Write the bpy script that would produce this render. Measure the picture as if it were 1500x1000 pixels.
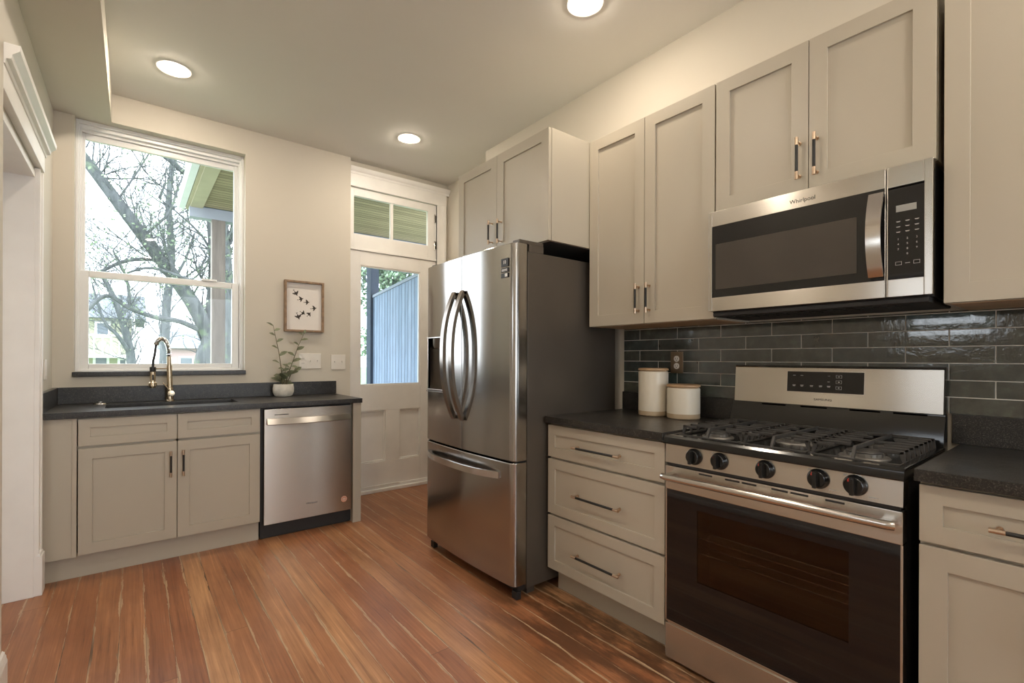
import bpy, bmesh, math, random
from mathutils import Vector, Matrix

for o in list(bpy.data.objects):
    bpy.data.objects.remove(o, do_unlink=True)
SC = bpy.context.scene
COL = SC.collection
R = random.Random(7)

# ------------------------------------------------------------------ camera, sky, exposure
EYE_Z = 1.2123
cd = bpy.data.cameras.new('camera')
cam = bpy.data.objects.new('camera', cd)
COL.objects.link(cam)
YAW, ROLL, FPX = 0.6669, 0.0036, 699.33
cam.location = (0, 0, EYE_Z)
cam.matrix_world = (Matrix.Translation((0, 0, EYE_Z)) @ Matrix.Rotation(-YAW, 4, 'Z')
                    @ Matrix.Rotation(math.pi / 2, 4, 'X') @ Matrix.Rotation(ROLL, 4, 'Z'))
cd.sensor_fit = 'HORIZONTAL'
cd.sensor_width = 36.0
cd.lens = FPX / 1500 * 36.0
cd.shift_x = (750 - 745.52) / 1500
cd.shift_y = (525.62 - 500) / 1500
cd.clip_start = 0.02
cd.clip_end = 300
SC.camera = cam

SKY = 5.4
w = bpy.data.worlds.new('sky')
SC.world = w
w.use_nodes = True
wn = w.node_tree.nodes
wl = w.node_tree.links
for n in list(wn):
    wn.remove(n)
wo = wn.new('ShaderNodeOutputWorld')
wb = wn.new('ShaderNodeBackground')
wt = wn.new('ShaderNodeTexCoord')
wz = wn.new('ShaderNodeTexNoise')
wz.inputs['Scale'].default_value = 2.2
wr = wn.new('ShaderNodeValToRGB')
wr.color_ramp.elements[0].color = (0.80, 0.90, 1.0, 1)
wr.color_ramp.elements[1].color = (0.93, 0.97, 1.0, 1)
wl.new(wt.outputs['Generated'], wz.inputs['Vector'])
wl.new(wz.outputs['Fac'], wr.inputs['Fac'])
wl.new(wr.outputs['Color'], wb.inputs['Color'])
wb.inputs['Strength'].default_value = SKY
wl.new(wb.outputs['Background'], wo.inputs['Surface'])

LAMP = 295.0                      # radiance of the recessed ceiling lamps
SC.view_settings.view_transform = 'Standard'
SC.view_settings.look = 'None'
SC.view_settings.gamma = 1.0
SC.view_settings.use_curve_mapping = False
SC.view_settings.exposure = 0.17

# ------------------------------------------------------------------ measured places
XL, XLN, XR, XRF = -0.40, -0.37, 2.34, 2.51
YB, YD, YJOG, YREAR = 4.137, 4.20, 3.30, -2.6
ZC, ZF = 2.968, -0.012

# ------------------------------------------------------------------ materials
class NT:
    def __init__(s, name):
        s.m = bpy.data.materials.new(name)
        s.m.use_nodes = True
        s.t = s.m.node_tree
        s.b = s.t.nodes['Principled BSDF']
        s.out = s.t.nodes['Material Output']
    def n(s, kind, **kw):
        d = s.t.nodes.new(kind)
        for k, v in kw.items():
            setattr(d, k, v)
        return d
    def put(s, sock, v):
        if hasattr(v, 'node'):
            s.t.links.new(v, sock)
        else:
            sock.default_value = v
    def math(s, op, a, b=0.0, c=None, clamp=False):
        d = s.n('ShaderNodeMath', operation=op, use_clamp=clamp)
        s.put(d.inputs[0], a); s.put(d.inputs[1], b)
        if c is not None:
            s.put(d.inputs[2], c)
        return d.outputs[0]
    def pos(s):
        return s.n('ShaderNodeNewGeometry').outputs['Position']
    def obj(s):
        return s.n('ShaderNodeTexCoord').outputs['Object']
    def sep(s, v):
        d = s.n('ShaderNodeSeparateXYZ'); s.put(d.inputs[0], v); return d.outputs
    def comb(s, x, y, z):
        d = s.n('ShaderNodeCombineXYZ')
        for i, v in enumerate((x, y, z)):
            s.put(d.inputs[i], v)
        return d.outputs[0]
    def scale(s, v, sc):
        d = s.n('ShaderNodeVectorMath', operation='MULTIPLY'); s.put(d.inputs[0], v); s.put(d.inputs[1], sc); return d.outputs[0]
    def noise(s, v, scale=5.0, detail=3.0, rough=0.5, dist=0.0):
        d = s.n('ShaderNodeTexNoise')
        s.put(d.inputs['Vector'], v)
        d.inputs['Scale'].default_value = scale; d.inputs['Detail'].default_value = detail
        d.inputs['Roughness'].default_value = rough; d.inputs['Distortion'].default_value = dist
        return d.outputs['Fac']
    def white(s, v):
        d = s.n('ShaderNodeTexWhiteNoise', noise_dimensions='3D'); s.put(d.inputs['Vector'], v); return d.outputs['Value']
    def ramp(s, f, stops, interp='LINEAR'):
        d = s.n('ShaderNodeValToRGB'); cr = d.color_ramp; cr.interpolation = interp
        while len(cr.elements) < len(stops):
            cr.elements.new(0.5)
        for e, (p, c) in zip(cr.elements, stops):
            e.position = p; e.color = (c[0], c[1], c[2], 1) if hasattr(c, '__len__') else (c, c, c, 1)
        s.put(d.inputs['Fac'], f)
        return d.outputs['Color']
    def mix(s, f, a, b, blend='MIX'):
        d = s.n('ShaderNodeMix', data_type='RGBA', blend_type=blend)
        s.put(d.inputs[0], f)
        for i, v in ((6, a), (7, b)):
            if not hasattr(v, 'node') and len(v) == 3:
                v = (*v, 1)
            s.put(d.inputs[i], v)
        return d.outputs[2]
    def smooth(s, v, a, b):
        d = s.n('ShaderNodeMapRange', interpolation_type='SMOOTHSTEP')
        s.put(d.inputs[0], v); d.inputs[1].default_value = a; d.inputs[2].default_value = b
        return d.outputs[0]
    def bump(s, h, strength=0.2, dist=0.01):
        d = s.n('ShaderNodeBump'); s.put(d.inputs['Height'], h)
        d.inputs['Strength'].default_value = strength; d.inputs['Distance'].default_value = dist
        s.t.links.new(d.outputs[0], s.b.inputs['Normal'])
    def set(s, **kw):
        for k, v in kw.items():
            s.put(s.b.inputs[k.replace('_', ' ')], v)
        return s

def plain(name, col, rough=0.5, metal=0.0, var=0.04, vscale=6.0, coat=0.0, bump=0.0, bscale=120.0, spec=0.5):
    q = NT(name)
    f = q.noise(q.pos(), vscale, 3)
    lo = tuple(c * (1 - var) for c in col); hi = tuple(min(1, c * (1 + var)) for c in col)
    q.set(Base_Color=q.ramp(f, [(0.3, lo), (0.7, hi)]), Roughness=rough, Metallic=metal)
    q.b.inputs['Specular IOR Level'].default_value = spec
    if coat:
        q.set(Coat_Weight=coat, Coat_Roughness=0.08)
    if bump:
        q.bump(q.noise(q.pos(), bscale, 2), bump, 0.002)
    return q.m

def steel(name, col, rough, tangent, aniso=0.8, amt=0.012):
    q = NT(name)
    st = (2, 2, 500)
    f = q.noise(q.scale(q.pos(), st), 1.0, 3, 0.6)
    lo = tuple(c * (1 - amt) for c in col); hi = tuple(c * (1 + amt) for c in col)
    q.set(Base_Color=q.ramp(f, [(0.3, lo), (0.7, hi)]), Metallic=1.0, Roughness=rough)
    q.b.inputs['Anisotropic'].default_value = aniso
    q.put(q.b.inputs['Tangent'], q.comb(*tangent))
    return q.m

def emit(name, col, st):
    q = NT(name)
    q.set(Base_Color=(*col, 1), Emission_Color=(*col, 1), Emission_Strength=st)
    return q.m

def clear_glass(name, tint=(1, 1, 1), gloss=1.0):
    q = NT(name)
    tr = q.n('ShaderNodeBsdfTransparent'); tr.inputs[0].default_value = (*tint, 1)
    gl = q.n('ShaderNodeBsdfGlossy'); gl.inputs['Roughness'].default_value = 0.02
    fr = q.n('ShaderNodeFresnel'); fr.inputs[0].default_value = 1.45
    mx = q.n('ShaderNodeMixShader')
    q.put(mx.inputs[0], q.math('MULTIPLY', fr.outputs[0], gloss))
    q.t.links.new(tr.outputs[0], mx.inputs[1]); q.t.links.new(gl.outputs[0], mx.inputs[2])
    q.t.links.new(mx.outputs[0], q.out.inputs[0])
    return q.m

def floor_mat():
    q = NT('old_pine_floor')
    W = 0.092
    x, y, z = q.sep(q.pos())
    wob = q.math('MULTIPLY', q.math('SUBTRACT', q.noise(q.comb(q.math('MULTIPLY', x, 3.0), q.math('MULTIPLY', y, 0.8), 0.0), 1.0, 2), 0.5), 0.012)
    xs = q.math('DIVIDE', q.math('ADD', q.math('ADD', x, 5.013), wob), W)
    bid = q.math('FLOOR', xs)
    fx = q.math('FRACT', xs)
    r1 = q.white(q.comb(bid, 3.7, 0.0))
    yo = q.math('DIVIDE', q.math('ADD', y, q.math('MULTIPLY', r1, 19.0)), 5.6)
    jid = q.math('FLOOR', yo)
    fy = q.math('FRACT', yo)
    r2 = q.white(q.comb(bid, jid, 1.3))
    base = q.ramp(r2, [(0.0, (0.255, 0.098, 0.043)), (0.25, (0.315, 0.135, 0.060)), (0.5, (0.340, 0.155, 0.071)),
                       (0.75, (0.285, 0.114, 0.052)), (0.9, (0.365, 0.178, 0.084)), (1.0, (0.43, 0.235, 0.115))])
    g = q.noise(q.comb(q.math('ADD', q.math('MULTIPLY', x, 62.0), q.math('MULTIPLY', r2, 40.0)), q.math('MULTIPLY', y, 1.5), 0.0), 1.0, 5, 0.7, 0.5)
    c = q.mix(1.0, base, q.ramp(g, [(0.27, (0.46, 0.38, 0.32)), (0.42, (0.88, 0.85, 0.82)), (0.57, (1.08, 1.08, 1.08)), (0.72, (1.45, 1.58, 1.75))]), 'MULTIPLY')
    p = q.noise(q.comb(q.math('MULTIPLY', x, 5.0), q.math('MULTIPLY', y, 1.6), 2.0), 1.0, 4, 0.6)
    c = q.mix(1.0, c, q.ramp(p, [(0.3, (0.76, 0.66, 0.62)), (0.6, (1.10, 1.08, 1.04))]), 'MULTIPLY')
    # dark worn varnish stain in front of the drawers and the range
    zone = q.math('MULTIPLY', q.smooth(x, 1.02, 1.62), q.smooth(y, 2.35, 1.75))
    sn = q.noise(q.comb(q.math('MULTIPLY', x, 11.0), q.math('MULTIPLY', y, 3.0), 5.0), 1.0, 5, 0.65)
    stain = q.math('MULTIPLY', zone, q.smooth(sn, 0.36, 0.56))
    c = q.mix(q.math('MULTIPLY', stain, 0.80), c, (0.05, 0.022, 0.011))
    # gaps and worn board edges
    d = q.math('MULTIPLY', q.math('MINIMUM', fx, q.math('SUBTRACT', 1.0, fx)), W)
    side = q.math('GREATER_THAN', fx, 0.5)
    gn = q.noise(q.comb(q.math('ADD', q.math('MULTIPLY', bid, 7.3), q.math('MULTIPLY', side, 3.1)), q.math('MULTIPLY', y, 1.6), q.math('MULTIPLY', x, 25.0)), 1.0, 6, 0.75)
    gw = q.math('MULTIPLY', q.smooth(gn, 0.42, 0.82), 0.019)
    edge = q.smooth(q.math('SUBTRACT', d, gw), 0.0006, -0.0004)
    pale = q.smooth(q.noise(q.comb(q.math('MULTIPLY', bid, 3.1), q.math('MULTIPLY', y, 0.9), 8.0), 1.0, 2), 0.33, 0.48)
    gapc = q.mix(pale, (0.030, 0.014, 0.008), (0.48, 0.335, 0.205))
    c = q.mix(q.math('MULTIPLY', edge, 0.85), c, gapc)
    thin = q.smooth(d, 0.0011, 0.0004)
    c = q.mix(q.math('MULTIPLY', thin, 0.7), c, (0.06, 0.025, 0.012))
    ends = q.smooth(q.math('MULTIPLY', q.math('MINIMUM', fy, q.math('SUBTRACT', 1.0, fy)), 5.6), 0.0018, 0.0008)
    c = q.mix(q.math('MULTIPLY', ends, 0.8), c, (0.06, 0.026, 0.012))
    # pale scratches and chips
    sc = q.noise(q.comb(q.math('MULTIPLY', x, 55.0), q.math('MULTIPLY', y, 9.0), 11.0), 1.0, 5, 0.75)
    c = q.mix(q.math('MULTIPLY', q.smooth(sc, 0.68, 0.76), 0.7), c, (0.56, 0.38, 0.22))
    q.set(Base_Color=c, Roughness=q.math('ADD', 0.27, q.math('MULTIPLY', g, 0.16)))
    q.b.inputs['Specular IOR Level'].default_value = 0.5
    q.bump(q.math('SUBTRACT', q.math('MULTIPLY', g, 0.12), q.math('MAXIMUM', edge, thin)), 0.35, 0.0015)
    return q.m

def granite_mat():
    q = NT('black_leathered_granite')
    p = q.pos()
    a = q.noise(p, 260.0, 4, 0.7)
    b = q.noise(p, 28.0, 4, 0.6)
    c = q.ramp(a, [(0.42, (0.009, 0.0085, 0.008)), (0.56, (0.026, 0.023, 0.020)), (0.67, (0.11, 0.097, 0.083)), (0.80, (0.25, 0.225, 0.19))])
    c = q.mix(1.0, c, q.ramp(b, [(0.3, 0.7), (0.7, 1.35)]), 'MULTIPLY')
    q.set(Base_Color=c, Roughness=q.math('ADD', 0.26, q.math('MULTIPLY', b, 0.14)))
    q.bump(q.math('ADD', q.math('MULTIPLY', a, 0.3), b), 0.25, 0.002)
    return q.m

def tile_mat():
    q = NT('glazed_green_black_tile')
    ri = q.n('ShaderNodeNewGeometry').outputs['Random Per Island']
    p = q.pos()
    n1 = q.noise(p, 22.0, 4, 0.6)
    base = q.ramp(ri, [(0.0, (0.034, 0.042, 0.036)), (0.3, (0.052, 0.058, 0.048)), (0.55, (0.036, 0.050, 0.049)),
                       (0.8, (0.060, 0.062, 0.048)), (1.0, (0.042, 0.068, 0.066))])
    c = q.mix(1.0, base, q.ramp(n1, [(0.3, 0.65), (0.55, 1.0), (0.8, 1.7)]), 'MULTIPLY')
    q.set(Base_Color=c, Roughness=0.09)
    q.set(Coat_Weight=1.0, Coat_Roughness=0.03)
    h = q.math('ADD', q.noise(p, 16.0, 3, 0.55, 0.4), q.math('MULTIPLY', q.noise(p, 70.0, 3, 0.6), 0.28))
    q.bump(h, 0.40, 0.005)
    return q.m

def bark_mat(name, a, b, moss, ms=0.5):
    q = NT(name)
    p = q.pos()
    n = q.noise(q.scale(p, (9, 9, 3)), 1.0, 5, 0.7)
    c = q.ramp(n, [(0.3, a), (0.7, b)])
    m = q.smooth(q.noise(p, 4.5, 4, 0.65), ms, ms + 0.14)
    q.set(Base_Color=q.mix(m, c, moss), Roughness=0.9)
    q.bump(n, 0.6, 0.03)
    return q.m

def board_mat(name, c1, c2, axis, width, rough=0.7, gap=0.06):
    """boards whose joints repeat along one axis"""
    q = NT(name)
    v = q.sep(q.pos())
    s_ = q.math('DIVIDE', v[axis], width)
    k = q.white(q.comb(q.math('FLOOR', s_), 0.3, 0.0))
    f = q.math('FRACT', s_)
    st = [3.0, 3.0, 3.0]; st[axis] = 40.0
    n = q.noise(q.scale(q.pos(), st), 1.0, 4, 0.6)
    c = q.mix(k, c1, c2)
    c = q.mix(1.0, c, q.ramp(n, [(0.3, 0.75), (0.7, 1.15)]), 'MULTIPLY')
    e = q.smooth(q.math('MINIMUM', f, q.math('SUBTRACT', 1.0, f)), gap, gap * 0.4)
    q.set(Base_Color=q.mix(q.math('MULTIPLY', e, 0.85), c, tuple(x * 0.18 for x in c1)), Roughness=rough)
    q.bump(q.math('SUBTRACT', 0.0, e), 0.6, 0.01)
    return q.m

M = {}
M['wall'] = plain('greige_wall_paint', (0.60, 0.555, 0.475), 0.75, var=0.012, vscale=2.0, bump=0.03, bscale=300)
M['ceiling'] = plain('ceiling_paint', (0.72, 0.70, 0.655), 0.85, var=0.012, vscale=2.0)
M['trim'] = plain('white_trim_paint', (0.84, 0.82, 0.785), 0.38, var=0.03, vscale=7.0)
M['vinyl'] = plain('window_vinyl', (0.80, 0.80, 0.79), 0.35, var=0.015)
M['cab'] = plain('greige_cabinet_lacquer', (0.445, 0.400, 0.322), 0.36, var=0.012, vscale=3.0)
M['undershade'] = plain('shade_painted_underside', (0.03, 0.027, 0.024), 0.8)  # near black colour stands in for the shade above the refrigerator
M['maple'] = plain('maple_underside', (0.50, 0.34, 0.20), 0.55, var=0.12, vscale=9.0)
M['floor'] = floor_mat()
M['granite'] = granite_mat()
M['tile'] = tile_mat()
M['grout'] = plain('pale_grout', (0.58, 0.55, 0.50), 0.9)
M['steel'] = steel('brushed_stainless', (0.60, 0.575, 0.535), 0.27, (0.0, 0.0, 1.0), 0.9)
M['steel_y'] = steel('brushed_stainless_panel', (0.50, 0.468, 0.425), 0.27, (0.0, 0.0, 1.0), 0.9)
M['fsteel'] = steel('dark_polished_stainless', (0.40, 0.388, 0.372), 0.15, (0.0, 0.0, 1.0), 0.9)
M['fcase'] = plain('fridge_case_paint', (0.115, 0.098, 0.082), 0.36, metal=0.55, var=0.04)
M['chrome'] = plain('polished_chrome', (0.80, 0.78, 0.75), 0.16, metal=1.0, var=0.01)
M['handle_steel'] = plain('satin_handle_metal', (0.60, 0.57, 0.54), 0.20, metal=1.0, var=0.02)
M['handle_dark'] = plain('dark_satin_handle_metal', (0.30, 0.275, 0.25), 0.22, metal=1.0, var=0.02)
M['black'] = plain('black_enamel', (0.010, 0.010, 0.010), 0.14, var=0.1)
M['blackmatte'] = plain('black_plastic', (0.014, 0.013, 0.013), 0.5, var=0.1)
M['castiron'] = plain('cast_iron', (0.040, 0.036, 0.032), 0.55, var=0.2, vscale=60, bump=0.15, bscale=500)
M['blackglass'] = plain('black_glass', (0.008, 0.008, 0.009), 0.04, var=0.05)
M['burner'] = plain('burner_aluminium', (0.26, 0.245, 0.225), 0.45, metal=0.9, var=0.1)
M['brass'] = plain('champagne_brass', (0.56, 0.43, 0.32), 0.28, metal=1.0, var=0.03)
M['pullblack'] = plain('knurled_black_bar', (0.018, 0.017, 0.016), 0.42, metal=0.3, bump=0.5, bscale=900)
M['faucetgold'] = plain('brushed_gold', (0.64, 0.53, 0.38), 0.27, metal=1.0, var=0.03)
M['cream'] = plain('cream_glaze', (0.74, 0.67, 0.55), 0.30, var=0.03, vscale=12)
M['clay'] = plain('bare_clay', (0.45, 0.34, 0.22), 0.75, var=0.06, vscale=30)
M['lidwood'] = plain('light_wood_lid', (0.48, 0.31, 0.17), 0.5, var=0.15, vscale=25)
M['framewood'] = plain('walnut_frame_wood', (0.26, 0.165, 0.095), 0.5, var=0.3, vscale=30)
M['paper'] = plain('print_paper', (0.76, 0.72, 0.68), 0.9, var=0.02)
M['ink'] = plain('sepia_ink', (0.055, 0.045, 0.036), 0.8)
M['plate'] = plain('white_switch_plastic', (0.76, 0.72, 0.66), 0.35, var=0.01)
M['bronzeplate'] = plain('bronze_cover_plate', (0.23, 0.17, 0.115), 0.36, metal=0.85, var=0.06)
M['pot'] = plain('stone_pot', (0.66, 0.63, 0.56), 0.8, var=0.10, vscale=40, bump=0.2, bscale=200)
M['soil'] = plain('potting_soil', (0.03, 0.022, 0.015), 0.95, var=0.3, vscale=80)
M['leaf'] = plain('sage_leaf', (0.150, 0.165, 0.095), 0.5, var=0.30, vscale=35)
M['stem'] = plain('plant_stem', (0.13, 0.11, 0.06), 0.7)
M['marks'] = plain('grey_printed_marks', (0.42, 0.41, 0.39), 0.6)
M['darkmarks'] = plain('dark_printed_marks', (0.05, 0.045, 0.04), 0.5)
M['red'] = plain('red_printed_mark', (0.50, 0.04, 0.03), 0.5)
M['orange'] = plain('orange_sticker', (0.62, 0.22, 0.12), 0.5)
M['whitemarks'] = plain('white_printed_marks', (0.75, 0.74, 0.72), 0.5)
M['lcd'] = plain('grey_lcd', (0.33, 0.33, 0.31), 0.3)
M['winglass'] = clear_glass('window_glass', gloss=0.35)
M['doorglass'] = clear_glass('door_pane_glass', (0.93, 0.96, 1.0))
M['ovenglass'] = clear_glass('tinted_oven_glass', (0.50, 0.42, 0.36), 1.3)
M['ovencav'] = plain('brown_oven_enamel', (0.20, 0.125, 0.085), 0.5)
M['mwscreen'] = plain('microwave_mesh_screen', (0.055, 0.047, 0.040), 0.10, var=0.08)
M['lampglow'] = emit('ceiling_lamp_glow', (1.0, 0.87, 0.71), LAMP)
M['lamptrim'] = plain('white_lamp_trim', (0.82, 0.80, 0.77), 0.5)
M['bark'] = bark_mat('mossy_bark', (0.050, 0.058, 0.060), (0.135, 0.150, 0.155), (0.14, 0.18, 0.13), 0.52)
M['bark2'] = bark_mat('grey_bark', (0.075, 0.088, 0.095), (0.155, 0.170, 0.18), (0.15, 0.19, 0.15), 0.6)
M['bud'] = plain('pale_spring_leaf', (0.30, 0.40, 0.26), 0.8, var=0.2, vscale=3)
M['soffit'] = board_mat('porch_ceiling_boards', (0.21, 0.165, 0.095), (0.31, 0.25, 0.15), 1, 0.082, gap=0.10)
M['fascia'] = plain('pale_yellow_rafter', (0.38, 0.34, 0.24), 0.7, var=0.08)
M['beamgrey'] = plain('grey_porch_beam', (0.30, 0.33, 0.38), 0.7, var=0.05)
M['postwood'] = board_mat('weathered_post', (0.20, 0.175, 0.155), (0.25, 0.215, 0.19), 0, 0.5, gap=0.001)
M['gutter'] = plain('white_gutter', (0.70, 0.72, 0.74), 0.5)
M['fence'] = board_mat('blue_grey_boards', (0.22, 0.29, 0.39), (0.30, 0.37, 0.48), 1, 0.085, gap=0.09)
M['fencedark'] = plain('dark_blue_post', (0.045, 0.060, 0.085), 0.7)
M['deck'] = board_mat('porch_deck_boards', (0.22, 0.20, 0.18), (0.28, 0.26, 0.24), 0, 0.14)
M['grass'] = plain('spring_lawn', (0.16, 0.24, 0.12), 0.95, var=0.35, vscale=1.5)
M['housewall'] = plain('pale_yellow_siding', (0.36, 0.37, 0.27), 0.8, var=0.05)
M['houseroof'] = plain('grey_shingle', (0.16, 0.185, 0.21), 0.9, var=0.12)
M['housewin'] = plain('dark_window', (0.14, 0.17, 0.20), 0.2)
M['housetrim'] = plain('white_house_trim', (0.75, 0.76, 0.76), 0.7)
M['brickfar'] = plain('far_pink_brick', (0.45, 0.33, 0.33), 0.9, var=0.1)

# ------------------------------------------------------------------ mesh building
class MB:
    def __init__(s):
        s.bm = bmesh.new()
    def _mi(s, faces, mi):
        for f in faces:
            f.material_index = mi
    def box(s, x0, x1, y0, y1, z0, z1, bev=0.0, mi=0, seg=2):
        x0, x1 = min(x0, x1), max(x0, x1); y0, y1 = min(y0, y1), max(y0, y1); z0, z1 = min(z0, z1), max(z0, z1)
        vs = [s.bm.verts.new(p) for p in ((x0, y0, z0), (x1, y0, z0), (x1, y1, z0), (x0, y1, z0), (x0, y0, z1), (x1, y0, z1), (x1, y1, z1), (x0, y1, z1))]
        fs = [s.bm.faces.new([vs[i] for i in q]) for q in ((0, 3, 2, 1), (4, 5, 6, 7), (0, 1, 5, 4), (1, 2, 6, 5), (2, 3, 7, 6), (3, 0, 4, 7))]
        s._mi(fs, mi)
        if bev > 0:
            es = list({e for f in fs for e in f.edges})
            bmesh.ops.bevel(s.bm, geom=es, offset=bev, segments=seg, profile=0.5, affect='EDGES', clamp_overlap=True)
        return s
    def ring(s, a0, a1, z0, z1, wl, wr, wb, wt, put, mi=0, bev=0.0):
        """rectangular frame; put(a, z) boxes are placed by a caller-supplied function"""
        put(a0, a0 + wl, z0, z1, mi, bev); put(a1 - wr, a1, z0, z1, mi, bev)
        put(a0 + wl, a1 - wr, z0, z0 + wb, mi, bev); put(a0 + wl, a1 - wr, z1 - wt, z1, mi, bev)
        return s
    def prism(s, pts, axis, a0, a1, mi=0):
        """extrude a 2D polygon along an axis; 2D coords are the other two axes in xyz order"""
        def P(p, a):
            q = list(p); q.insert(axis, a); return q
        n = len(pts)
        A = [s.bm.verts.new(P(p, a0)) for p in pts]; B = [s.bm.verts.new(P(p, a1)) for p in pts]
        fs = [s.bm.faces.new(A), s.bm.faces.new(B[::-1])]
        for i in range(n):
            j = (i + 1) % n
            fs.append(s.bm.faces.new((A[j], A[i], B[i], B[j])))
        s._mi(fs, mi)
        return s
    def tube(s, pts, r, n=10, mi=0, cap=True, ell=(1, 1), up=(0, 0, 1)):
        pts = [Vector(p) for p in pts]
        rs = r if hasattr(r, '__len__') else [r] * len(pts)
        up = Vector(up); rings = []
        prev = None
        for i, p in enumerate(pts):
            t = (pts[min(i + 1, len(pts) - 1)] - pts[max(i - 1, 0)]).normalized()
            if prev is None:
                a = up.cross(t)
                if a.length < 0.05:
                    a = Vector((1, 0, 0)).cross(t)
                    if a.length < 0.05:
                        a = Vector((0, 1, 0)).cross(t)
            else:
                a = prev - t * prev.dot(t)
            a.normalize(); prev = a
            b = t.cross(a)
            rings.append([s.bm.verts.new(p + a * (math.cos(2 * math.pi * k / n) * rs[i] * ell[0]) + b * (math.sin(2 * math.pi * k / n) * rs[i] * ell[1])) for k in range(n)])
        fs = []
        for A, B in zip(rings, rings[1:]):
            for k in range(n):
                j = (k + 1) % n
                fs.append(s.bm.faces.new((A[k], A[j], B[j], B[k])))
        if cap:
            fs.append(s.bm.faces.new(rings[0][::-1])); fs.append(s.bm.faces.new(rings[-1]))
        s._mi(fs, mi)
        return s
    def strip(s, pts, halfw, thick, wdir, mi=0):
        """flat bar swept along pts; wdir = its width direction"""
        pts = [Vector(p) for p in pts]; wd = Vector(wdir).normalized(); rings = []
        for i, p in enumerate(pts):
            t = (pts[min(i + 1, len(pts) - 1)] - pts[max(i - 1, 0)]).normalized()
            nrm = t.cross(wd).normalized()
            rings.append([s.bm.verts.new(p + wd * a + nrm * b) for a, b in ((-halfw, -thick / 2), (halfw, -thick / 2), (halfw, thick / 2), (-halfw, thick / 2))])
        fs = []
        for A, B in zip(rings, rings[1:]):
            for k in range(4):
                j = (k + 1) % 4
                fs.append(s.bm.faces.new((A[k], A[j], B[j], B[k])))
        fs.append(s.bm.faces.new(rings[0][::-1])); fs.append(s.bm.faces.new(rings[-1]))
        s._mi(fs, mi)
        return s
    def lathe(s, c, prof, n=32, mi=0, axis='z'):
        """prof: (radius, height) pairs; closed at both ends when the radius is 0"""
        c = Vector(c); rings = []
        ax = {'z': (Vector((1, 0, 0)), Vector((0, 1, 0)), Vector((0, 0, 1))), 'x': (Vector((0, 1, 0)), Vector((0, 0, 1)), Vector((1, 0, 0))),
              '-x': (Vector((0, 0, 1)), Vector((0, 1, 0)), Vector((-1, 0, 0))), '-y': (Vector((1, 0, 0)), Vector((0, 0, 1)), Vector((0, -1, 0)))}[axis]
        for r, h in prof:
            if r <= 1e-6:
                rings.append([s.bm.verts.new(c + ax[2] * h)])
            else:
                rings.append([s.bm.verts.new(c + ax[0] * (r * math.cos(2 * math.pi * k / n)) + ax[1] * (r * math.sin(2 * math.pi * k / n)) + ax[2] * h) for k in range(n)])
        fs = []
        for A, B in zip(rings, rings[1:]):
            if len(A) == 1 and len(B) == 1:
                continue
            for k in range(n):
                j = (k + 1) % n
                if len(A) == 1:
                    fs.append(s.bm.faces.new((A[0], B[j], B[k])))
                elif len(B) == 1:
                    fs.append(s.bm.faces.new((A[k], A[j], B[0])))
                else:
                    fs.append(s.bm.faces.new((A[k], A[j], B[j], B[k])))
        s._mi(fs, mi)
        return s
    def poly(s, pts, mi=0):
        f = s.bm.faces.new([s.bm.verts.new(p) for p in pts]); f.material_index = mi
        return s
    def disc(s, c, r, axis, th, n=24, mi=0):
        return s.lathe(c, [(0, 0), (r, 0), (r, th), (0, th)], n, mi, axis)

WL = {}
def tag(o, label=None, cat=None, group=None, kind=None):
    if label: o['label'] = label
    if cat: o['category'] = cat
    if group: o['group'] = group
    if kind: o['kind'] = kind
    return o

def build(name, mb, mats, parent=None, label=None, origin=None, angle=35):
    mats = mats if isinstance(mats, (list, tuple)) else [mats]
    bm = mb.bm
    bmesh.ops.recalc_face_normals(bm, faces=bm.faces)
    co = [v.co for v in bm.verts]
    lo = Vector((min(c[i] for c in co) for i in range(3))); hi = Vector((max(c[i] for c in co) for i in range(3)))
    og = Vector(origin) if origin is not None else Vector(((lo.x + hi.x) / 2, (lo.y + hi.y) / 2, lo.z))
    bmesh.ops.translate(bm, verts=bm.verts, vec=-og)
    me = bpy.data.meshes.new(name)
    bm.to_mesh(me); bm.free()
    for m_ in mats:
        me.materials.append(M[m_] if isinstance(m_, str) else m_)
    me.polygons.foreach_set('use_smooth', [True] * len(me.polygons))
    me.set_sharp_from_angle(angle=math.radians(angle))
    me.update()
    o = bpy.data.objects.new(name, me)
    COL.objects.link(o)
    if len(me.polygons) < 20000:
        wm = o.modifiers.new('weighted normals', 'WEIGHTED_NORMAL'); wm.keep_sharp = True
    if parent is not None:
        o.parent = parent; o.location = og - WL[parent.name]
    else:
        o.location = og
    WL[o.name] = og
    if label: o['label'] = label
    return o

def thing(name, label, cat, loc, group=None):
    o = bpy.data.objects.new(name, None)
    COL.objects.link(o)
    o.empty_display_size = 0.1
    o.location = loc
    WL[o.name] = Vector(loc)
    return tag(o, label, cat, group)

def struct_root(name, loc):
    o = bpy.data.objects.new(name, None); COL.objects.link(o); o.location = loc; WL[o.name] = Vector(loc)
    return tag(o, kind='structure')

def struct(name, mb, mat, parent=None):
    o = build(name, mb, mat, parent)
    if parent is None:
        o['kind'] = 'structure'
    return o

def copy_tree(o, loc, label=None):
    c = o.copy(); COL.objects.link(c); c.location = loc
    if label: c['label'] = label
    for ch in list(o.children):
        d = ch.copy(); COL.objects.link(d); d.parent = c
        for g in list(ch.children):
            e = g.copy(); COL.objects.link(e); e.parent = d
    return c

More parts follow.
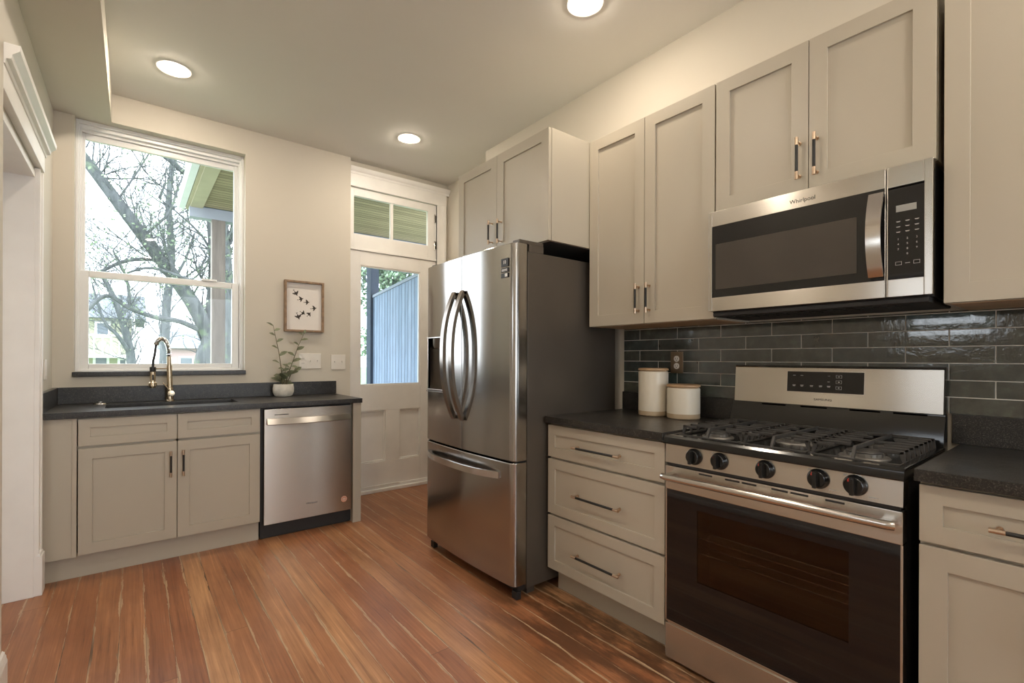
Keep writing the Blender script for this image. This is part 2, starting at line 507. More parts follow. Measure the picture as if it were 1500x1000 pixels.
def text_part(name, body, size, loc, facing, mat, parent, depth=0.0004, sx=1.0, label=None):
    """raised lettering; facing '-x' or '-y' """
    cu = bpy.data.curves.new('lettering', 'FONT')
    cu.body = body; cu.size = size; cu.align_x = 'CENTER'; cu.align_y = 'CENTER'; cu.extrude = depth; cu.resolution_u = 3
    t = bpy.data.objects.new('lettering', cu)
    me = bpy.data.meshes.new_from_object(t)
    me.name = name
    rot = Matrix.Rotation(math.pi / 2, 4, 'X')
    if facing == '-x':
        rot = Matrix.Rotation(-math.pi / 2, 4, 'Z') @ rot
    me.transform(rot @ Matrix.Scale(sx, 4, (1, 0, 0)))
    bpy.data.objects.remove(t); bpy.data.curves.remove(cu)
    me.materials.clear(); me.materials.append(M[mat])
    o = bpy.data.objects.new(name, me); COL.objects.link(o)
    o.parent = parent; o.location = Vector(loc) - WL[parent.name]
    WL[o.name] = Vector(loc)
    if label: o['label'] = label
    return o

# ------------------------------------------------------------------ the room shell
mb = MB(); mb.box(-0.9, 2.7, YREAR - 0.2, 4.337, ZF - 0.1, ZF)
struct('floor', mb, 'floor')
mb = MB(); mb.box(-0.9, 2.7, YREAR - 0.2, 4.45, ZC, ZC + 0.12)
struct('ceiling', mb, 'ceiling')
WX0, WX1, WZ0, WZ1 = -0.300, 0.675, 1.115, 2.778
mb = MB()
T = 4.337
mb.box(-0.9, WX0, YB, T, ZF, ZC); mb.box(WX1, 1.49, YB, T, ZF, ZC)
mb.box(WX0, WX1, YB, T, ZF, WZ0); mb.box(WX0, WX1, YB, T, WZ1, ZC)
DX0, DX1, DZ1 = 1.50, 2.376, 2.752
mb.box(1.49, DX0, YD, T, ZF, ZC); mb.box(DX1, 2.7, YD, T, ZF, ZC); mb.box(DX0, DX1, YD, T, DZ1, ZC)
struct('wall_back', mb, 'wall')
mb = MB()
mb.box(XR, 2.7, YREAR, YJOG, ZF, ZC); mb.box(XRF, 2.7, YJOG, YD, ZF, ZC)
struct('wall_right', mb, 'wall')
mb = MB()
LWY0, LWY1, LWZ0, LWZ1 = 0.55, 1.12, 1.42, 1.82     # side window beside the photographer
DY0, DY1, DZ = 2.50, 3.41, 2.13                      # doorway in the left wall
mb.box(-0.62, XLN, YREAR, LWY0, ZF, ZC); mb.box(-0.62, XLN, LWY1, 2.48, ZF, ZC)
mb.box(-0.62, XLN, LWY0, LWY1, ZF, LWZ0); mb.box(-0.62, XLN, LWY0, LWY1, LWZ1, ZC)
mb.box(-0.74, XL, DY1 + 0.03, YB, ZF, ZC); mb.box(-0.74, XL, 2.48, DY1 + 0.03, DZ + 0.03, ZC)
struct('wall_left', mb, 'wall')
RX0, RX1, RZ0, RZ1 = 0.15, 1.95, 0.55, 2.45           # big unseen window added behind the photographer for daylight fill
mb = MB(); mb.box(-0.9, RX0, YREAR - 0.2, YREAR, ZF, ZC); mb.box(RX1, 2.7, YREAR - 0.2, YREAR, ZF, ZC)
mb.box(RX0, RX1, YREAR - 0.2, YREAR, ZF, RZ0); mb.box(RX0, RX1, YREAR - 0.2, YREAR, RZ1, ZC)
struct('wall_rear', mb, 'wall')
rw_ = struct_root('fill_window', ((RX0 + RX1) / 2, YREAR - .1, RZ0))
mb = MB()
mb.ring(RX0, RX1, RZ0, RZ1, .05, .05, .05, .05, lambda a, b, c, d, mi, bv: mb.box(a, b, YREAR - .13, YREAR - .05, c, d, bv, mi), bev=.003)
mb.box((RX0 + RX1) / 2 - .04, (RX0 + RX1) / 2 + .04, YREAR - .13, YREAR - .05, RZ0 + .05, RZ1 - .05, .003)
build('window_frame', mb, 'vinyl', rw_)
mb = MB(); mb.box(RX0 + .04, RX1 - .04, YREAR - .095, YREAR - .088, RZ0 + .04, RZ1 - .04)
build('window_pane', mb, 'winglass', rw_)
mb = MB(); mb.box(XL, -0.1166, YREAR, YB, 2.768, ZC)
struct('trim_1', mb, 'wall')                          # boxed soffit along the left wall

# side window (behind the picture's left edge)
wr_ = struct_root('window_3', (-0.5, (LWY0 + LWY1) / 2, LWZ0))
mb = MB()
mb.ring(LWY0, LWY1, LWZ0, LWZ1, .045, .045, .045, .045, lambda a, b, c, d, mi, bv: mb.box(-0.55, -0.47, a, b, c, d, bv, mi), bev=.003)
build('window_frame', mb, 'vinyl', wr_)
mb = MB(); mb.box(-0.515, -0.508, LWY0 + .04, LWY1 - .04, LWZ0 + .04, LWZ1 - .04)
build('window_pane', mb, 'winglass', wr_)

# doorway on the left: jambs, casing, header with crown, added unseen door slab stopping light leaks
mb = MB()
mb.box(-0.74, XL + 0.004, DY1, DY1 + 0.034, ZF, DZ + 0.03, .002)
mb.box(-0.74, XL + 0.004, 2.478, DY1, DZ, DZ + 0.034, .002)
mb.box(-0.60, -0.56, DY1 - 0.014, DY1, ZF, DZ, .003)
mb.box(-0.60, -0.56, 2.48, DY1, DZ - 0.014, DZ, .003)
struct('trim_2', mb, 'trim')
mb = MB()
mb.box(XL, XL + .020, DY1 + .010, DY1 + .084, ZF, DZ + .05, .003)
mb.box(XL, XL + .027, DY1 + .070, DY1 + .096, ZF, DZ + .05, .006)
mb.box(XL, XL + .024, DY1 + .004, DY1 + .016, ZF, DZ + .05, .004)
mb.box(XL, XL + .036, DY1 + .002, DY1 + .1, ZF, .19, .004)
mb.box(XL, XL + .030, DY1 + .003, DY1 + .099, .186, .206, .008)
struct('trim_3', mb, 'trim')
mb = MB()
mb.box(XL, XL + .030, 2.48, DY1 + .098, DZ + .055, 2.285, .003)
mb.prism([(XL, 2.275), (XL + .034, 2.275), (XL + .036, 2.292), (XL + .050, 2.296), (XL + .052, 2.312), (XL + .072, 2.330), (XL + .074, 2.350), (XL, 2.350)], 1, 2.482, DY1 + .125)
struct('trim_4', mb, 'trim')
mb = MB(); mb.box(-0.70, -0.66, 2.482, DY1, ZF + .005, DZ, .002)
for a, b, c, d in ((2.58, 2.90, .25, .95), (3.0, 3.32, .25, .95), (2.58, 2.90, 1.1, 1.98), (3.0, 3.32, 1.1, 1.98)):
    mb.box(-0.665, -0.652, a, b, c, d, .006)
struct('light_stop_door', mb, 'trim')
mb = MB()
mb.box(XLN, XLN + .014, YREAR, 2.495, ZF, .112, .002)
mb.prism([(XLN, .112), (XLN + .014, .112), (XLN + .011, .122), (XLN + .011, .128), (XLN + .007, .136), (XLN + .007, .141), (XLN, .148)], 1, YREAR, 2.493)
mb.box(XLN, XLN + .026, YREAR, 2.50, ZF, .02, .005)
struct('baseboard_left', mb, 'trim')

# ------------------------------------------------------------------ kitchen window
win = struct_root('window_1', (0.19, 4.22, WZ0))
def ypanel(mb, y0, y1):
    return lambda a, b, c, d, mi, bv: mb.box(a, b, y0, y1, c, d, bv, mi)
mb = MB()
mb.ring(WX0, WX1, WZ0, WZ1, .014, .018, .014, .024, ypanel(mb, 4.208, 4.325), bev=.003)
mb.ring(WX0 + .010, WX1 - .014, WZ0 + .010, WZ1 - .022, .012, .012, .012, .024, ypanel(mb, 4.228, 4.325), bev=.003)
mb.ring(WX0 + .018, WX1 - .022, WZ0 + .018, WZ1 - .042, .012, .012, .010, .022, ypanel(mb, 4.252, 4.325), bev=.002)
build('window_frame', mb, 'vinyl', win)
us = MB()
us.ring(-.279, .645, 1.768, 2.714, .024, .029, .030, .040, ypanel(us, 4.272, 4.302), bev=.004)
us = build('upper_sash', us, 'vinyl', win)
mb = MB(); mb.box(-.262, .622, 4.284, 4.290, 1.793, 2.679)
build('window_pane', mb, 'winglass', us)
ls = MB()
ls.ring(-.281, .647, 1.128, 1.792, .047, .047, .042, .044, ypanel(ls, 4.236, 4.270), bev=.005)
ls.box(.40, .50, 4.226, 4.258, 1.790, 1.806, .004)
ls = build('lower_sash', ls, 'vinyl', win)
mb = MB(); mb.box(-.240, .606, 4.250, 4.256, 1.166, 1.752)
build('window_pane', mb, 'winglass', ls)
mb = MB(); mb.box(-.307, .679, 4.118, 4.1365, 1.088, 1.119, .003); mb.box(-.299, .674, 4.130, 4.212, 1.1155, 1.119)
build('window_sill', mb, 'granite', win, 'black stone sill')

# ------------------------------------------------------------------ back door with transom
dt = struct_root('door_1', (1.94, 4.20, 0))
mb = MB()
GX0, GX1, GZ0, GZ1 = 1.600, 2.203, .966, 2.052
mb.box(1.510, GX0, 4.198, 4.240, .028, 2.180, .002); mb.box(GX1, 2.362, 4.198, 4.240, .028, 2.180, .002)
mb.box(GX0, GX1, 4.198, 4.240, GZ1, 2.180, .002); mb.box(GX0, GX1, 4.198, 4.240, .735, GZ0, .002)
mb.box(GX0, GX1, 4.198, 4.240, .028, .262, .002); mb.box(1.846, 1.984, 4.198, 4.240, .262, .735, .002)
for a, b in ((GX0, 1.846), (1.984, GX1)):
    mb.box(a - .01, b + .01, 4.217, 4.235, .25, .745)
    mb.ring(a, b, .262, .735, .014, .014, .014, .014, lambda p, q, c, d, mi, bv: mb.box(p, q, 4.205, 4.225, c, d, .004, mi))
mb.ring(GX0, GX1, GZ0, GZ1, .012, .012, .014, .012, lambda p, q, c, d, mi, bv: mb.box(p, q, 4.203, 4.238, c, d, .003, mi))
build('door_slab', mb, 'trim', dt)
mb = MB(); mb.box(GX0 + .008, GX1 - .008, 4.216, 4.221, GZ0 + .008, GZ1 - .008)
build('door_pane', mb, 'doorglass', dt)
mb = MB(); mb.box(1.52, 2.355, 4.184, 4.200, .012, .044, .003); mb.box(1.52, 1.98, 4.180, 4.19, .044, .050)
build('door_sweep', mb, 'trim', dt)
mb = MB(); mb.box(DX0, DX1, 4.16, 4.337, ZF, .018, .004)
build('threshold', mb, 'trim', dt)
tw = struct_root('window_2', (1.94, 4.22, 2.2))
mb = MB()
mb.box(1.510, 1.543, 4.200, 4.238, 2.205, 2.738, .002); mb.box(2.284, 2.366, 4.200, 4.238, 2.205, 2.738, .002)
mb.box(1.543, 2.284, 4.200, 4.238, 2.205, 2.328, .002); mb.box(1.543, 2.284, 4.200, 4.238, 2.667, 2.738, .002)
mb.box(1.893, 1.919, 4.203, 4.236, 2.328, 2.667, .003)
build('transom_sash', mb, 'trim', tw)
for a, b in ((1.543, 1.893), (1.919, 2.284)):
    mb = MB(); mb.box(a - .004, b + .004, 4.216, 4.221, 2.324, 2.671)
    build('transom_pane', mb, 'winglass', tw)
for zz in (2.30, 2.56):
    mb = MB(); mb.tube([(2.353, 4.194, zz), (2.353, 4.194, zz + .085)], .006, 8); mb.box(2.350, 2.374, 4.194, 4.199, zz + .008, zz + .077)
    build('hinge', mb, 'handle_steel', tw)
mb = MB()
mb.box(2.372, 2.470, 4.176, 4.201, ZF, 2.742, .003); mb.box(2.440, 2.474, 4.166, 4.2, ZF, 2.742, .006); mb.box(2.372, 2.384, 4.170, 4.2, ZF, 2.742, .004)
mb.box(1.495, 2.478, 4.172, 4.201, 2.740, 2.858, .003)
mb.prism([(4.201, 2.850), (4.168, 2.850), (4.164, 2.868), (4.148, 2.882), (4.140, 2.906), (4.201, 2.906)], 0, 1.495, 2.506)
mb.box(DX0, 2.372, 4.185, 4.3, 2.182, 2.203, .002)
mb.box(2.366, 2.376, 4.200, 4.33, ZF, 2.742)
struct('trim_5', mb, 'trim')

# ------------------------------------------------------------------ cabinet kit
def fx(face, sgn):     # boxes on a front that faces -x
    pass
def put_front(mb, axis, a0, a1, d0, d1, z0, z1, bev=0.0, mi=0):
    """a = along the run, d = depth (0 at the face, growing into the unit)"""
    if axis[0] == 'x':
        mb.box(axis[1] + d0, axis[1] + d1, a0, a1, z0, z1, bev, mi)
    else:
        mb.box(a0, a1, axis[1] + d0, axis[1] + d1, z0, z1, bev, mi)
def shaker(name, parent, axis, a0, a1, z0, z1, rail=0.06, label=None):
    mb = MB()
    ia0, ia1, iz0, iz1 = a0 + rail, a1 - rail, z0 + rail, z1 - rail
    g = 0.0015
    put_front(mb, axis, a0, ia0, 0, .020, z0, z1, g); put_front(mb, axis, ia1, a1, 0, .020, z0, z1, g)
    put_front(mb, axis, ia0 - .002, ia1 + .002, 0.0002, .020, z0, iz0, g); put_front(mb, axis, ia0 - .002, ia1 + .002, 0.0002, .020, iz1, z1, g)
    put_front(mb, axis, ia0 - .004, ia1 + .004, .009, .016, iz0 - .004, iz1 + .004)
    return build(name, mb, 'cab', parent, label)
def pull(parent, axis, a, z, length, upright):
    """bar pull: black grip, brass ends and posts"""
    mb = MB()
    fx_, d = axis[1], 0.030
    def P(t, dd):
        aa, zz = (a, z + t) if upright else (a + t, z)
        return (fx_ - dd, aa, zz) if axis[0] == 'x' else (aa, fx_ - dd, zz)
    h = length / 2; e = min(0.030, length * 0.18)
    mb.tube([P(-h, d), P(-h + e, d)], .0062, 12, 1); mb.tube([P(h - e, d), P(h, d)], .0062, 12, 1)
    mb.tube([P(-h + e, d), P(h - e, d)], .0056, 12, 0)
    for s_ in (-1, 1):
        t = s_ * (h - e * 0.55)
        mb.tube([P(t, d - .003), P(t, 0.003)], .0042, 10, 1)
        mb.tube([P(t, 0.004), P(t, -0.0005)], .0075, 12, 1)
    return build('handle', mb, ['pullblack', 'brass'], parent)
def carcass(mb, x0, x1, y0, y1, z0, z1, t=0.018, openside=None):
    """box made of panels, so that what sits inside has room"""
    mb.box(x0, x1, y0, y0 + t, z0, z1); mb.box(x0, x1, y1 - t, y1, z0, z1)
    mb.box(x0, x1, y0 + t, y1 - t, z0, z0 + t)
    if openside == '-x':
        mb.box(x1 - t, x1, y0 + t, y1 - t, z0 + t, z1)
    return mb

# ------------------------------------------------------------------ sink run on the back wall
YF = 3.520
fy = ('y', YF)
sb = thing('sink_base_cabinet', 'greige sink base cabinet with two doors under the window, left of the dishwasher', 'cabinet', (.14, 3.85, ZF))
mb = MB()
mb.box(XL + .004, XL + .022, 3.545, 4.132, .115, .878); mb.box(.652, .670, 3.545, 4.132, .115, .878)
mb.box(XL + .022, .652, 3.545, 4.132, .115, .133); mb.box(XL + .022, .652, 4.12, 4.132, .133, .878)
mb.box(XL + .022, .652, 3.5405, 3.558, .70, .725); mb.box(XL + .022, .652, 3.5405, 3.558, .86, .878); mb.box(.205, .222, 3.5405, 3.558, .133, .86)
build('carcass', mb, 'cab', sb)
mb = MB(); mb.box(XL + .003, -.262, 3.524, 3.544, .118, .877, .001); mb.box(-.262, -.2415, 3.519, 3.544, .118, .877, .0015)
build('filler_panel', mb, 'cab', sb)
mb = MB(); mb.box(XL + .003, .668, 3.575, 3.590, ZF, .116)
build('toe_kick', mb, 'cab', sb)
d1 = shaker('door', sb, fy, -.236, .210, .123, .708)
pull(d1, fy, .180, .5755, .156, True)
d2 = shaker('door', sb, fy, .2145, .6635, .123, .708)
pull(d2, fy, .2425, .5755, .156, True)
shaker('drawer_front', sb, fy, -.236, .210, .722, .872, .05)
shaker('drawer_front', sb, fy, .2145, .6635, .722, .872, .05)

ct = thing('sink_countertop', 'black granite worktop along the window wall with the sink cut into it', 'countertop', (.48, 3.8, .88))
SX0, SX1, SY0, SY1 = -.130, .565, 3.685, 3.985
mb = MB()
mb.box(XL + .002, SX0, 3.495, 4.135, .8805, .914, .002); mb.box(SX1, 1.354, 3.495, 4.135, .8805, .914, .002)
mb.box(SX0 - .003, SX1 + .003, 3.495, SY0, .8805, .914, .002); mb.box(SX0 - .003, SX1 + .003, SY1, 4.135, .8805, .914, .002)
build('slab', mb, 'granite', ct)
mb = MB(); mb.box(XL + .028, 1.364, 4.113, 4.1365, .9145, 1.0205, .002)
build('backsplash', mb, 'granite', ct)
mb = MB(); mb.box(XL + .001, XL + .027, 3.495, 4.135, .9145, 1.0205, .002)
build('side_splash', mb, 'granite', ct)
sk = thing('kitchen_sink', 'black undermount sink below the gold faucet', 'sink', (.22, 3.83, .69))
mb = MB()
a0, a1, b0, b1 = SX0 - .004, SX1 + .004, SY0 - .004, SY1 + .004
mb.box(a0, a0 + .006, b0, b1, .69, .8800); mb.box(a1 - .006, a1, b0, b1, .69, .8800)
mb.box(a0 + .006, a1 - .006, b0, b0 + .006, .69, .8800); mb.box(a0 + .006, a1 - .006, b1 - .006, b1, .69, .8800)
mb.box(a0, a1, b0, b1, .684, .690)
build('basin', mb, 'blackmatte', sk)
mb = MB(); mb.lathe((.22, 3.87, .690), [(0, .004), (.03, .004), (.042, .006), (.045, 0)], 24)
build('drain', mb, 'chrome', sk)
bt = MB(); bt.lathe((-.165, 4.035, .9142), [(0, .014), (.012, .014), (.016, .010), (.034, .006), (.036, 0), (0, 0)], 28)
tag(build('sink_hole_cover', bt, 'chrome'), 'small round chrome cap on the worktop, left behind the sink', 'cap')

# faucet
FXp, FYp = .200, 4.035
fc = thing('kitchen_faucet', 'gold pull-down faucet with a black spring neck behind the sink', 'faucet', (FXp, FYp, .914))
mb = MB(); mb.lathe((FXp, FYp, .9145), [(0, 0), (.027, 0), (.027, .006), (.022, .010), (.021, .085), (.018, .092), (0, .092)], 28)
build('base', mb, 'faucetgold', fc)
mb = MB(); mb.tube([(FXp, FYp, 1.004), (FXp - .004, FYp, 1.16)], .0165, 20); mb.tube([(FXp - .004, FYp, 1.158), (FXp - .006, FYp, 1.222)], .0125, 18)
build('column', mb, 'faucetgold', fc)
mb = MB(); mb.lathe((FXp + .006, FYp - .018, .968), [(0, 0), (.021, 0), (.022, .006), (.020, .012), (0, .014)], 24, 0, '-y')
build('valve', mb, 'faucetgold', fc)
mb = MB(); mb.tube([(FXp - .002, FYp - .022, .985), (FXp - .038, FYp - .030, 1.040)], [.006, .004], 12)
build('lever', mb, 'faucetgold', fc)
TX, TY = .104, 3.985            # where the spray head hangs
def arc_pt(t):
    ang = math.pi * t
    cx_, cy_ = (FXp - .006 + TX + .012) / 2, (FYp + TY) / 2
    rx = (FXp - .006 - TX - .012) / 2
    return Vector((cx_ + rx * math.cos(ang), cy_ + (FYp - TY) / 2 * math.cos(ang), 1.222 + .118 * math.sin(ang) ** 0.8 + (.035 * (t if t > .5 else .5) - .0175)))
hose_pts = [arc_pt(i / 24) for i in range(21)]
hose_pts += [Vector((TX + .010, TY + .002, 1.235)), Vector((TX + .002, TY, 1.19)), Vector((TX, TY, 1.145))]
mb = MB(); mb.tube(hose_pts, .0075, 10)
build('hose', mb, 'blackmatte', fc)
mb = MB()
coil = []
TURNS = 24
for i in range(TURNS * 10 + 1):
    t = i / (TURNS * 10) * 0.80
    p = arc_pt(t); tn = (arc_pt(t + .004) - arc_pt(max(0, t - .004))).normalized()
    a = Vector((0, 1, 0)).cross(tn).normalized(); b = tn.cross(a)
    an = 2 * math.pi * i / 10
    coil.append(p + a * (math.cos(an) * .0125) + b * (math.sin(an) * .0125))
mb.tube(coil, .0030, 6)
build('spring_coil', mb, 'chrome', fc)
mb = MB(); mb.tube([arc_pt(.79), arc_pt(.845)], .0155, 16)
build('coil_collar', mb, 'handle_dark', fc)
mb = MB()
mb.lathe((TX, TY, 1.018), [(0, -.008), (.015, -.008), (.016, 0), (.0235, .004), (.0235, .026), (.0165, .034), (.0165, .130), (0, .130)], 24)
build('spray_head', mb, 'faucetgold', fc)
mb = MB(); mb.lathe((TX, TY, 1.118), [(.0172, 0), (.0178, .002), (.0178, .030), (.0172, .032)], 20)
mb.box(TX - .004, TX + .004, TY - .019, TY - .015, 1.062, 1.10, .0015)
build('spray_button', mb, 'blackmatte', fc)
mb = MB(); mb.tube([(FXp - .004, FYp, 1.138), (TX + .015, TY + .004, 1.138)], .0045, 10)
build('docking_arm', mb, 'faucetgold', fc)

# dishwasher
dw = thing('dishwasher', 'stainless dishwasher between the sink cabinet and the doorway', 'dishwasher', (.985, 3.82, ZF))
mb = MB(); mb.box(.674, 1.288, 3.560, 4.10, .0, .873)
mb.box(.700, .730, 3.60, 3.63, ZF, 0); mb.box(1.235, 1.265, 3.60, 3.63, ZF, 0)
build('body', mb, 'blackmatte', dw)
mb = MB(); mb.box(.690, 1.284, 3.520, 3.559, .090, .868, .004)
dd = build('door', mb, 'steel_y', dw)
mb = MB(); mb.box(.680, 1.286, 3.565, 3.580, ZF + .002, .092, .002)
build('kick_plate', mb, 'blackmatte', dw)
mb = MB()
pts = []
for i in range(25):
    t = i / 24 * 2 - 1
    pts.append((.986 + .279 * t, 3.5005 - .030 * (1 - abs(t) ** 2.2), .784))
mb.strip(pts, .0205, .012, (0, .42, .91))
mb.box(.708, .732, 3.499, 3.521, .767, .801, .003); mb.box(1.240, 1.264, 3.499, 3.521, .767, .801, .003)
build('handle', mb, 'handle_steel', dd)
mb = MB(); mb.box(.753, .842, 3.5188, 3.5204, .826, .8305)
build('vent_slot', mb, 'blackmatte', dd)
text_part('logo', 'Whirlpool', .018, (.997, 3.5192, .190), '-y', 'darkmarks', dd)
mb = MB(); mb.disc((1.226, 3.5203, .176), .023, '-y', .0012); mb.disc((1.226, 3.5191, .176), .020, '-y', .0004, mi=1)
mb.disc((1.226, 3.5187, .176), .0175, '-y', .0004); mb.box(1.215, 1.237, 3.5178, 3.5184, .180, .184, 0, 1); mb.box(1.213, 1.239, 3.5178, 3.5184, .172, .176, 0, 1); mb.box(1.217, 1.235, 3.5178, 3.5184, .165, .168, 0, 1)
build('round_sticker', mb, ['orange', 'cream'], dd, 'round orange sticker')
ep = MB(); ep.box(1.291, 1.352, 3.516, 4.130, ZF, .879, .0015)
tag(build('end_panel', ep, 'cab'), 'narrow greige end panel closing the dishwasher beside the back door', 'panel')

# things on that wall and worktop
fp = thing('framed_picture', 'wood framed print of seven flying birds on the wall above the plant', 'picture', (1.10, 4.120, 1.43))
PX0, PX1, PZ0, PZ1 = .949, 1.256, 1.428, 1.842
mb = MB()
mb.ring(PX0, PX1, PZ0, PZ1, .016, .016, .016, .016, ypanel(mb, 4.098, 4.135), bev=.0015)
build('frame', mb, 'framewood', fp)
mb = MB(); mb.box(PX0 + .012, PX1 - .012, 4.124, 4.129, PZ0 + .012, PZ1 - .012)
pp = build('print', mb, 'paper', fp)
def bird(cx, cz, s_, rot):
    mb = MB()
    def tr(p):
        c, s2 = math.cos(rot), math.sin(rot)
        return (cx + s_ * (p[0] * c - p[1] * s2), 4.1232, cz + s_ * (p[0] * s2 + p[1] * c))
    for poly in ([(-.85, .02), (-.5, .20), (0, .27), (.5, .20), (.90, 0), (.5, -.18), (0, -.26), (-.5, -.18)],
                 [(-.25, .1), (.42, .1), (.22, .60), (-.30, 1.05), (-.48, .98), (-.36, .5)],
                 [(-.25, -.1), (.42, -.1), (.10, -.55), (-.40, -.92), (-.58, -.84), (-.40, -.45)],
                 [(-.9, .06), (-1.35, .28), (-1.2, 0), (-1.35, -.24), (-.9, -.04)]):
        mb.poly([tr(p) for p in poly])
    build('bird', mb, 'ink', pp)
for u, v, s_, r_ in ((.26, .77, .020, -1.0), (.41, .66, .0175, .35), (.59, .60, .0165, .1), (.80, .48, .0175, .2), (.47, .36, .0165, -.5), (.65, .35, .0165, .9), (.33, .28, .021, -1.2)):
    bird(PX0 + .02 + u * (PX1 - PX0 - .04), PZ0 + .015 + v * (PZ1 - PZ0 - .03), s_ * 1.32, r_)

plx, ply = .927, 4.035
pl = thing('potted_plant', 'small sprig plant in a round pale stone pot under the bird picture', 'plant', (plx, ply, .914))
mb = MB(); mb.lathe((plx, ply, .9145), [(0, 0), (.052, 0), (.066, .010), (.075, .035), (.076, .060), (.071, .093), (.066, .095), (.064, .080), (0, .078)], 36)
build('pot', mb, 'pot', pl)
mb = MB(); mb.lathe((plx, ply, .985), [(0, .012), (.05, .010), (.0655, 0)], 24)
build('soil', mb, 'soil', pl)
def leaf(mb, p, d, ln, wd, up):
    p, d = Vector(p), Vector(d).normalized()
    s_ = d.cross(Vector(up)).normalized(); u = s_.cross(d)
    row = []
    for t, ww in ((0, .06), (.22, .62), (.5, 1.0), (.78, .68), (1.0, .04)):
        c = p + d * (ln * t) - u * (ln * .18 * t * t)
        row.append([mb.bm.verts.new(c - s_ * wd * ww + u * .12 * wd * ww * 2), mb.bm.verts.new(c), mb.bm.verts.new(c + s_ * wd * ww + u * .12 * wd * ww * 2)])
    for A, B in zip(row, row[1:]):
        mb.bm.faces.new((A[0], A[1], B[1], B[0])); mb.bm.faces.new((A[1], A[2], B[2], B[1]))
lf = MB()
stems = [[(plx - .005, ply, .985), (plx - .015, ply - .008, 1.10), (plx - .035, ply - .012, 1.25), (plx - .062, ply - .015, 1.38), (plx - .080, ply - .016, 1.47)],
         [(plx + .012, ply, .985), (plx + .030, ply - .006, 1.08), (plx + .070, ply - .012, 1.20), (plx + .105, ply - .015, 1.31), (plx + .145, ply - .018, 1.405)],
         [(plx + .004, ply + .004, .985), (plx + .008, ply, 1.07), (plx + .018, ply - .01, 1.17)],
         [(plx + .010, ply - .006, .985), (plx + .050, ply - .02, 1.085), (plx + .115, ply - .03, 1.145)]]
for k, st in enumerate(stems):
    mb = MB(); mb.tube(st, [.0042 - .0026 * i / (len(st) - 1) for i in range(len(st))], 8)
    build('stem', mb, 'stem', pl)
    N = (9, 9, 4, 3)[k]
    for i in range(N):
        t = (i + 1.6) / (N + .9) * (len(st) - 1); j = min(int(t), len(st) - 2); f_ = t - j
        p = Vector(st[j]).lerp(Vector(st[j + 1]), min(1, f_))
        side = 1 if i % 2 else -1
        lowf = 1.25 - .5 * i / N
        leaf(lf, p, (side * (.9 + R.random() * .3), R.uniform(-.7, .3), .35 + R.random() * .5), .062 * lowf * R.uniform(.85, 1.15), .0195 * lowf, (R.uniform(-.3, .3), -.7, 1))
for i in range(7):
    an = i * .9
    leaf(lf, (plx + .01 * math.cos(an), ply + .01 * math.sin(an), 1.0 + .008 * i), (math.cos(an), math.sin(an) * .7, .30 + .10 * i), .090 if i % 2 else .070, .028, (0, -.5, 1))
leaf(lf, stems[0][-1], (-.8, -.1, .35), .05, .011, (0, -.6, 1)); leaf(lf, stems[1][-1], (.3, -.1, .9), .04, .010, (0, -1, .2))
build('foliage', lf, 'leaf', pl, angle=80)

def switch_plate(label, x0, x1, z0, z1, kinds, group=None):
    t = thing('switch_plate', label, 'light switch', ((x0 + x1) / 2, YB, z0))
    mb = MB(); mb.box(x0, x1, 4.1305, 4.1365, z0, z1, .002)
    build('plate', mb, 'plate', t)
    n = len(kinds); zc = (z0 + z1) / 2
    for i, k in enumerate(kinds):
        xc = x0 + (x1 - x0) * (i + .5) / n
        if k == 't':
            mb = MB(); mb.box(xc - .005, xc + .005, 4.1285, 4.131, zc - .012, zc + .012); mb.box(xc - .0038, xc + .0038, 4.117, 4.130, zc - .002, zc + .008, .0015)
            build('toggle', mb, 'plate', t)
        else:
            mb = MB()
            for s_ in (-1, 1):
                mb.lathe((xc, 4.1304, zc + s_ * .0195), [(0, 0), (.0165, 0), (.0165, .0018), (0, .0018)], 20, 0, '-y')
                mb.box(xc - .007, xc - .005, 4.1278, 4.1288, zc + s_ * .0195 - .004, zc + s_ * .0195 + .006, 0, 1); mb.box(xc + .005, xc + .007, 4.1278, 4.1288, zc + s_ * .0195 - .004, zc + s_ * .0195 + .006, 0, 1)
            build('receptacle', mb, ['plate', 'darkmarks'], t)
    return t
switch_plate('white wall plate with an outlet and two toggles, right of the plant', 1.068, 1.242, 1.127, 1.252, 'ott')
switch_plate('white plate with two toggle switches nearest the back door', 1.325, 1.447, 1.118, 1.243, 'tt')
lsx = thing('switch_plate', 'white plate on the left wall beside the window corner', 'light switch', (XL, 3.80, 1.09))
mb = MB(); mb.box(XL + .0005, XL + .0065, 3.765, 3.840, 1.085, 1.200, .002)
build('plate', mb, 'plate', lsx)
mb = MB(); mb.box(XL + .006, XL + .009, 3.785, 3.820, 1.105, 1.180, .0015)
build('rocker', mb, 'plate', lsx)

